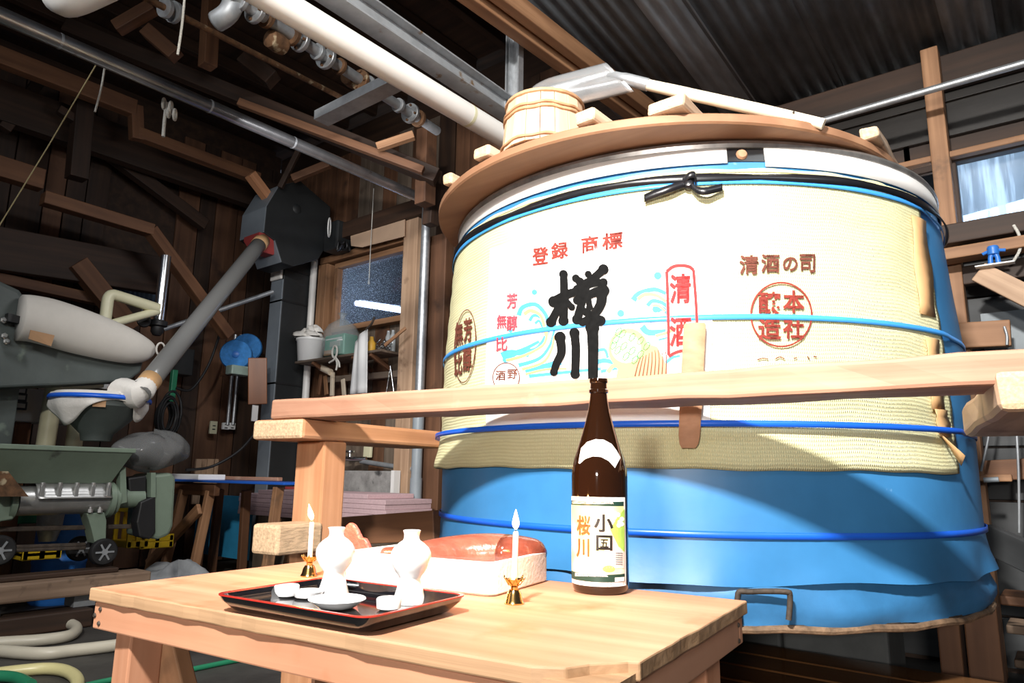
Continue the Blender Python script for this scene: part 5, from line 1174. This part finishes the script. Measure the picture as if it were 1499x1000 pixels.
# under and behind the machine
bar = px_(88, 815, -5.7); bar.z = 0
bt = thing('blue_drum', bar, 'blue plastic drum standing behind the screw conveyor', 'drum')
O('drum_body', MB().lathe([(.15, .0), (.165, .02), (.165, .26), (.172, .28), (.165, .30), (.165, .66), (.14, .70), (.05, .71)], bar, 28), 'blue_plastic', bt, sm=True)
mo = px_(72, 772, -5.45); O('bucket_scoop', MB().lathe([(.05, -.09), (.075, .0), (.08, .09), (.072, .09), (.045, -.08)], mo, 16), 'zinc_dull', label='rusty grey scoop hanging in front of the blue drum', cat='scoop', sm=True)
def crate(x, y, xs, sy, sz, label):
    c = px_(x, y, xs); c.z = max(c.z, 0); t = thing('yellow_crate', c, label, 'crate')
    for dz in (.02, sz - .03): O('crate_band', MB().box(c + V((0, 0, dz)), (.26, sy, .05)), 'yellow_plastic', t, bev=.006)
    for dx in (-.12, .12):
        for dy in (-sy / 2 + .015, 0, sy / 2 - .015): O('crate_post', MB().box(c + V((dx, dy, sz / 2)), (.02, .03, sz)), 'yellow_plastic', t)
crate(190, 799, -5.75, .16, .31, 'tall yellow crate behind the machine drive'); crate(50, 816, -5.36, .22, .07, 'low yellow crate beside the blue drum'); crate(218, 800, -5.9, .26, .10, 'flat yellow crate behind the drive housing')
yb_ = mp(50, 880, .0); yb_.z = .026; O('yellow_box', MB().box(yb_ + V((-.10, 0, 0)), (.12, .10, .05)), 'yellow_plastic', label='small yellow box under the worn baulk', cat='box', bev=.01)
O('green_crate', MB().box(px_(45, 755, -6.4), (.3, .5, .10)), 'hose_green', label='green plastic tray behind the screw conveyor', cat='tray', bev=.01)

# ================================================================ ALONG THE LEFT AND BACK WALL
def coil(name, x, y, X, r, m_, label):
    c = px_(x, y, X); t = thing(name, c, label, 'cable'); rnd = random.Random(4)
    for k in range(7):
        a, b = r * rnd.uniform(.55, 1), rnd.uniform(-.03, .03)
        O('cable_turn', MB().tube([c + V((.02 * k - .06, a * .7 * math.cos(q) + b, a * 1.5 * math.sin(q) + b)) for q in [j * math.pi / 12 for j in range(24)]], .012, 8, closed=True), m_, t, sm=True)
coil('cable_coil', 247, 608, -6.4, .14, 'rubber_black', 'dark cable coil hung on a wall hook near the duct')
O('green_bracket', MB().box(px_(253, 565, -6.56), (.05, .05, .30)), 'hose_green', label='green upright bracket above the cable coil', cat='bracket', bev=.005)
O('speaker_box', MB().box(px_(262, 530, -6.78), (.16, .22, .26)), 'elevator_dark', label='dark box on the wall behind the clear duct', cat='box', bev=.01)
for k, (x, y) in enumerate(((346, 520), (362, 510))):
    c = px_(x, y, -6.35 - .28 * k); t = thing('sling_roll', c, ['round blue sling roll on the mint bracket', 'second blue sling roll partly behind the first'][k], 'strap roll')
    O('roll', MB().lathe([(.02, -.05), (.14, -.055), (.15, -.04), (.15, .04), (.14, .055), (.02, .05)], c, 28, axis=(.9, -.7, 0)), 'sling_blue', t, sm=True)
    O('roll_core', MB().lathe([(.02, .052), (.035, .06), (.02, .066)], c, 12, axis=(.9, -.7, 0)), 'blue_plastic', t, sm=True)
c = px_(350, 543, -6.3); O('sling_bracket', MB().box(c, (.12, .22, .09)).box(c + V((0, .13, .05)), (.03, .03, .2)), 'mint_metal', label='mint green bracket holding the blue sling rolls', cat='bracket', bev=.01)
beam('wall_ledge', px_(330, 548, -6.4), px_(372, 545, -6.4), .2, .03, 'timber_brown', wall_left)
c0, c1 = px_(377, 524, -6.0), px_(377, 592, -6.0); beam('wooden_plaque', c0, c1, .17, .04, 'plaque_wood', label='reddish wooden plaque hung beside the elevator leg', cat='plaque', up=(1, -.6, 0))
O('paper_note', MB().box(px_(373, 605, -6.02), (.01, .06, .15)), 'plastic_white', label='strip of white paper under the wooden plaque', cat='paper')
for x, y, m_, l_ in ((312, 626, 'pvc_cream', 'cream wall socket on a plank'), (330, 624, 'plastic_white', 'white wall socket beside the cream one'), (339, 624, 'plastic_white', 'white wall socket at the end of the row')):
    c = px_(x, y, -6.9); t = thing('wall_socket', c, l_, 'socket'); O('plate', MB().box(c, (.03, .075, .13 if m_ == 'pvc_cream' else .07)), m_, t, bev=.005)
    for dz in (-.018, .018): O('slot', MB().box(c + V((.016, 0, dz)), (.003, .03, .01)), 'rubber_black', t)
for k, (a, b) in enumerate((((345, 490), (333, 622)), ((353, 490), (341, 622)))): pipe('wall_conduit', [px_(*a, -6.88), px_(*b, -6.88)], .018, 'galvanized', wall_left, n=10)
pipe('wall_cable', [px_(258, 568, -6.5), px_(280, 570, -6.5), px_(305, 535, -6.5), px_(322, 488, -6.5)], .012, 'rubber_black', label='black cable looping along the planks beside the duct', cat='cable', curve=True)
pipe('wall_cable', [px_(272, 688, -6.1), px_(310, 683, -6.1), px_(350, 660, -6.0), px_(378, 628, -5.9)], .012, 'rubber_black', label='black cable running from the blue table up to the elevator', cat='cable', curve=True)
pipe('wall_rail', [px_(240, 482, -6.5), px_(400, 427, -6.1)], .022, 'zinc_dull', label='thin grey rail along the wall behind the duct', cat='rail')
for k, (x, w_) in enumerate(((291, .06), (299, .05), (308, .07), (317, .04))):
    a = px_(x, 672, -6.7); beam('wood_offcut', V((a.x, a.y, .6)), a, w_, .03, 'pale_post', label=['wood offcut standing by the plank wall, end nearest the cable coil', 'thin wood offcut standing second from the cable coil', 'widest wood offcut standing by the plank wall', 'thin wood offcut standing closest to the elevator'][k], cat='offcut', group='offcuts by the plank wall', up=(1, 0, 0))
# low trestle with a blue sheet
tt = thing('blue_trestle', py_(340, 830, 3.2), 'wooden trestle covered with a blue sheet and a foam slab', 'trestle')
zt = .835; x0, x1 = -6.35, -4.45
O('blue_top', MB().box(((x0 + x1) / 2, 3.22, zt), (x1 - x0, .44, .018)), 'blue_sheet', tt, bev=.004)
O('foam_slab', MB().box((-6.0, 3.14, zt + .032), (.62, .24, .045)), 'foam_white', tt, bev=.006)
beam('slat', (-5.9, 3.36, zt + .025), (-5.1, 3.40, zt + .025), .05, .03, 'bar_wood', tt)
beam('top_rail', (-6.28, 3.06, .77), (-5.45, 3.06, .77), .05, .10, 'timber_brown', tt)
for a, b in (((-6.22, .76), (-6.35, 0)), ((-5.98, .76), (-6.1, .0)), ((-5.55, .76), (-5.62, 0)), ((-4.6, .81), (-4.6, 0))):
    for yy in (3.06, 3.38): beam('trestle_leg', (a[0], yy, a[1]), (b[0], yy + (.06 if yy > 3.2 else -.06), b[1]), .05, .07, 'frame_wood' if yy < 3.2 else 'timber_brown', tt, up=(0, 1, 0))
beam('diagonal', (-6.32, 2.98, .12), (-5.55, 2.98, .62), .035, .09, 'frame_wood', tt)
O('standing_board', MB().box((-6.3, 3.62, .42), (.95, .02, .55)), 'blue_pale', label='light blue board standing behind the wooden trestle', cat='board')
for k in range(4):
    xk = -5.35 + k * .28; beam('plank_offcut', (xk, 3.46, 0), (xk + .10, 3.50, .55 - .07 * k), .09, .03, random.choice(['timber_brown', 'frame_wood']), label='plank offcut leaning under the blue trestle', cat='offcut', group='offcuts under the trestle', up=(0, 1, 0))
def lump(name, c, sx, sy, sz, m_, label, cat, seed=1, parent=None):
    rnd = random.Random(seed); ph = [rnd.uniform(0, 6) for _ in range(6)]
    def fn(u, v):
        a = 2 * math.pi * u; b = math.pi / 2 * v; k = 1 + .16 * math.sin(3 * a + ph[0]) + .12 * math.sin(5 * a + ph[1] + 5 * v) + .10 * math.sin(11 * a + ph[2] + 9 * v)
        return V(c) + V((sx * k * math.cos(b) ** .6 * math.cos(a), sy * k * math.cos(b) ** .6 * math.sin(a), sz * math.sin(b) * (1 + .25 * math.sin(4 * a + ph[3]) + .12 * math.sin(9 * a + 6 * v))))
    return O(name, MB().grid(fn, 40, 10), m_, parent, label=label, cat=cat, sm='all')
lump('grey_tarp', (-5.1, 2.62, .0), .46, .26, .22, 'tarp_grey', 'crumpled grey tarp on the floor in front of the trestle', 'tarp', 2)
lump('grey_sack', (-4.0, 2.85, .0), .26, .18, .20, 'cloth_white', 'pale crumpled sack on the floor beside the grey tarp', 'sack', 5)
# pink insulation boards on a trestle
for k in range(6):
    b = .545 + k * .0365; O('insulation_board', MB().box((-4.98 + (.04 if k == 5 else .0) + .006 * (k % 3), 3.80, b + .0175), (1.96 - (.5 if k == 5 else 0), .48, .035)), 'pink_foam', label=['lowest pink foam board of the stack', 'second pink foam board from the bottom of the stack', 'third pink foam board from the bottom of the stack', 'fourth pink foam board from the bottom of the stack', 'fifth pink foam board, just under the short topmost one', 'short topmost pink foam board of the stack'][k], cat='foam board', group='stacked pink insulation boards', bev=.003)
O('red_tray', MB().box((-5.2, 3.72, .786), (.3, .2, .02)), 'red_paint', label='flat red tray lying on the pink boards', cat='tray')
for k, xk in enumerate((-5.7, -4.25)): beam('trestle_block', (xk, 3.80, 0), (xk, 3.80, .545), .22, .30, 'plank_grey', label=['grey wooden block under the pink boards near the elevator', 'grey wooden block under the pink boards near the sink'][k], cat='block', up=(0, 1, 0))
# sink with tap
sk_ = thing('stone_sink', (-4.95, 4.1, .6), 'stained grey stone sink board under the tap', 'sink')
q0, q1 = py_(490, 684, 4.16), py_(577, 722, 4.16)
O('sink_board', MB().box(((q0.x + q1.x) / 2 - .1, 4.16, .47), (q1.x - q0.x + .2, .06, .94)), 'stone_grey', sk_, bev=.01); O('sink_trim', MB().box((q1.x + .02, 4.15, .47), (.04, .07, .95)), 'plastic_white', sk_)
tp_ = py_(512, 672, 4.2); tpn = thing('water_tap', tp_, 'chrome water tap above the stained sink board', 'tap')
pipe('tap_body', [tp_ + V((-.16, -.02, -.05)), tp_ + V((-.10, -.02, .0)), tp_ + V((.04, 0, .0)), tp_ + V((.16, .06, .0))], .022, 'steel_bright', tpn, curve=True)
O('tap_handle', MB().lathe([(.02, 0), (.014, .05), (.045, .06), (.045, .075), (.01, .08)], tp_, 12), 'steel_bright', tpn, sm=True)
pipe('tap_pipe', [tp_ + V((.10, .05, -.02)), tp_ + V((.5, .05, -.06)), tp_ + V((.9, .06, -.10))], .022, 'zinc_dull', tpn, curve=True)
beam('tap_plate', py_(540, 640, 4.335), py_(538, 670, 4.335), .10, .03, 'pvc_cream', label='cream strip hanging on the wall above the tap', cat='strip', up=(0, 1, 0))
# shelf under the window
SX0, SX1, SY0, SZ = -5.98, -4.70, 4.05, 2.0
sh = thing('wall_shelf', ((SX0 + SX1) / 2, 4.2, SZ), 'dark wall shelf under the window with tools hung below', 'shelf')
beam('shelf_board', (SX0, 4.19, SZ - .012), (SX1, 4.19, SZ - .012), .28, .024, 'plank_grey', sh)
beam('tool_rail', (-5.75, 4.27, 1.82), (-4.62, 4.27, 1.80), .05, .06, 'plank_grey', sh)
for xk in (-5.7, -5.1, -4.85): beam('shelf_bracket', (xk, 4.06, SZ - .03), (xk, 4.30, 1.86), .03, .04, 'timber_brown', sh)
beam('shelf_prop', py_(563, 506, 4.06), py_(594, 480, 4.10), .02, .03, 'frame_wood', sh)
pl = thing('white_pole', py_(447, 600, 4.26), 'white plastic pole standing beside the window frame', 'pole')
A, B = py_(462, 356, 4.26), py_(446, 600, 4.26); pipe('pole_tube', [A, B], .036, 'pvc_white', pl, n=18); pipe('pole_lower', [B, V((B.x, B.y, 0))], .036, 'pvc_white', pl, n=18); O('pole_cap', MB().lathe([(.05, -.01), (.045, .03), (.01, .05)], A, 12), 'cardboard', pl, sm=True)
b0 = V((py_(452, 519, 4.14).x, 4.16, SZ + .0005)); wb = thing('white_bucket', b0, 'white plastic bucket stuffed with white gloves on the shelf', 'bucket')
O('bucket_body', MB().lathe([(.115, 0), (.12, .005), (.14, .20), (.15, .21), (.15, .23), (.138, .23)], b0, 28), 'plastic_white', wb, sm=True)
for k, (dx, dz, r) in enumerate(((0, .25, .13), (-.04, .30, .10), (.05, .32, .09), (0, .27, .15))): lump('glove', b0 + V((dx, -.01 * k, dz - .03)), r, r * .8, .06, 'cloth_white', None, None, k, wb)
gx = py_(494, 508, 4.12).x; g0 = V((gx, 4.16, SZ + .0005)); gb = thing('green_packet', g0, 'green printed packet in a knotted clear plastic bag on the shelf', 'packet')
O('packet', MB().box(g0 + V((0, 0, .11)), (.30, .17, .21)), 'bag_green', gb, bev=.02, seg=3)
O('packet_print', MB().box(g0 + V((.02, -.087, .12)), (.15, .004, .05)), 'mint_metal', gb); O('packet_print', MB().box(g0 + V((.0, -.087, .17)), (.24, .004, .012)), 'label_white', gb); O('packet_print', MB().box(g0 + V((.09, -.087, .15)), (.08, .004, .012)), 'label_white', gb)
O('orange_label', MB().box(g0 + V((-.06, -.10, .035)), (.10, .02, .05)), 'cardboard', gb)
O('clear_bag', MB().lathe([(.10, .0), (.17, .01), (.178, .12), (.17, .24), (.13, .31), (.06, .36), (.02, .385), (.035, .42), (.05, .43)], g0, 18), 'clear_bag', gb, sm=True)
tw = thing('hanging_towel', py_(535, 575, 4.02), 'white towel hanging from the shelf edge', 'towel')
tA = [py_(x, y, 4.0) for x, y in ((520, 492), (538, 478), (540, 500), (536, 575), (513, 577), (519, 500))]
O('towel_sheet', MB().grid(lambda u, v: tA[1].lerp(tA[3], v) + (tA[0].lerp(tA[4], v) - tA[1].lerp(tA[3], v)) * u + V((0, .012 * math.sin(u * 9 + v), 0)) + V((0, 0, -.05 * u * (1 - v))), 10, 10), 'plastic_white', tw, sm='all', sol=.004)
pipe('towel_hook', [py_(536, 482, 4.0), py_(544, 474, 4.0), py_(548, 464, 4.0)], .010, 'rust_iron', tw, curve=True)
rb = thing('rope_bow', py_(490, 525, 4.0), 'white rope tied in a bow at the shelf edge', 'rope'); c = py_(490, 515, 4.0)
O('bow_loop', MB().tube([c + V((.035 * math.cos(a), 0, .055 * math.sin(a))) for a in [j * math.pi / 10 for j in range(20)]], .010, 8, closed=True), 'rope_white', rb, sm=True)
for x, y in ((482, 531), (492, 542), (497, 538)): pipe('rope_end', [py_(491, 523, 4.0), py_((491 + x) / 2 + 2, (523 + y) / 2, 4.0), py_(x, y, 4.0)], .009, 'rope_white', rb, curve=True)
hm = thing('mallet', py_(478, 540, 4.2), 'pale wooden mallet hanging under the shelf', 'mallet')
pipe('mallet_head', [py_(470, 538, 4.18), py_(484, 545, 4.18)], .032, 'handle_pale', hm); beam('mallet_handle', py_(487, 545, 4.2), py_(486, 580, 4.2), .04, .03, 'handle_pale', hm, up=(0, 1, 0))
for k, (a, b, w_, m_) in enumerate((((470, 548), (466, 578), .04, 'timber_brown'), ((502, 555), (504, 580), .05, 'handle_pale'), ((476, 550), (478, 578), .05, 'frame_wood'))):
    beam('hanging_tool', py_(*a, 4.24), py_(*b, 4.24), w_, .02, m_, label=['dark brown tool handle under the shelf beside the mallet', 'short pale slat tool under the shelf', 'brown tool handle behind the mallet'][k], cat='tool', up=(0, 1, 0))
pipe('wire_tongs', [py_(566, 575, 4.22), py_(572, 536, 4.22), py_(577, 575, 4.22)], .008, 'steel_bright', label='thin steel wire tongs hanging under the shelf', cat='tongs')
c = V((py_(544, 500, 4.15).x, 4.15, SZ + .0005)); O('yellow_bottle', MB().lathe([(.035, 0), (.04, .01), (.04, .09), (.02, .12), (.018, .15)], c, 14), 'mat_yellow_tape', label='small orange-yellow bottle on the shelf', cat='bottle', sm=True)
c = V((py_(560, 500, 4.12).x, 4.14, SZ + .0005)); rnd = random.Random(8); bw = thing('clip_heap', c, 'heap of small metal clips on the shelf beside the yellow bottle', 'clips')
for k in range(14): q = c + V((rnd.uniform(-.07, .07), rnd.uniform(-.04, .04), .012 + rnd.uniform(0, .08))); O('clip', MB().tube([q + V((.02 * math.cos(a) , .012 * math.sin(a) * (1 if k % 2 else .3), .02 * math.sin(a + k))) for a in [j * math.pi / 5 for j in range(10)]], .006, 6, closed=True), 'steel_bright', bw, sm=True)
for k, x in enumerate((582, 589)):
    c = V((min(py_(x, 508, 4.2).x, -4.74), 4.22, SZ + .0005)); c.x = -4.80 + .06 * k; O('glass_jar', MB().lathe([(.026, 0), (.028, .01), (.028, .14), (.016, .17), (.016, .2), (.014, .2), (.014, .17), (.025, .14), (.025, .012)], c, 16), 'jar_glass', label=['clear glass jar at the shelf end', 'clear glass jar against the pale post'][k], cat='jar', sm=True)
# cardboard flap over the window
cA = [py_(x, y, 4.18) for x, y in ((512, 331), (588, 302), (593, 308), (592, 346), (530, 362), (514, 360))]
O('cardboard_sheet', MB().add(cA + [p + V((0, .006, 0)) for p in cA], [tuple(range(6)), tuple(reversed(range(6, 12)))] + [(i, (i + 1) % 6, 6 + (i + 1) % 6, 6 + i) for i in range(6)]), 'cardboard_pale', label='folded pale cardboard sheet leaning above the window', cat='cardboard')
wc = py_(502, 360, 4.12); O('wire_bundle', MB().tube(smooth_path([wc + V((.05 * math.cos(k * 1.9), .01 * k - .05, .05 * math.sin(k * 2.3))) for k in range(12)], 4), .010, 6), 'rubber_black', label='tangle of black wire at the elevator motor', cat='wire', sm=True)
# ================================================================ HOSES ON THE FLOOR
def hose(pts, r, m_, label): return pipe('floor_hose', [pz_(x, y, r) for x, y in pts], r, m_, label=label, cat='hose', curve=True, n=12)
hose([(-40, 925), (0, 917), (60, 911), (100, 913), (112, 921), (100, 931), (60, 937), (0, 941), (-40, 944)], .030, 'hose_cream', 'cream hose lying in a flat loop on the dark floor')
hose([(-40, 948), (0, 953), (60, 957), (110, 952), (168, 945), (230, 935)], .030, 'hose_cream', 'cream hose running across the floor towards the table leg')
hose([(-30, 990), (20, 983), (70, 979), (100, 984), (114, 998), (108, 1020)], .026, 'hose_yellow', 'glossy yellow hose curving on the floor')
hose([(-30, 991), (0, 990), (25, 993), (45, 1003)], .024, 'hose_green', 'dark green hose beside the yellow hose')
hose([(100, 1010), (160, 996), (210, 990), (260, 984), (340, 968), (390, 960)], .012, 'hose_green', 'thin green hose running on the floor behind the table leg')
O('floor_tool', MB().tube([pz_(210, 842, .04), pz_(240, 822, .12)], .008, 6), 'galvanized', label='thin metal rod lying in front of the grey tarp', cat='rod')
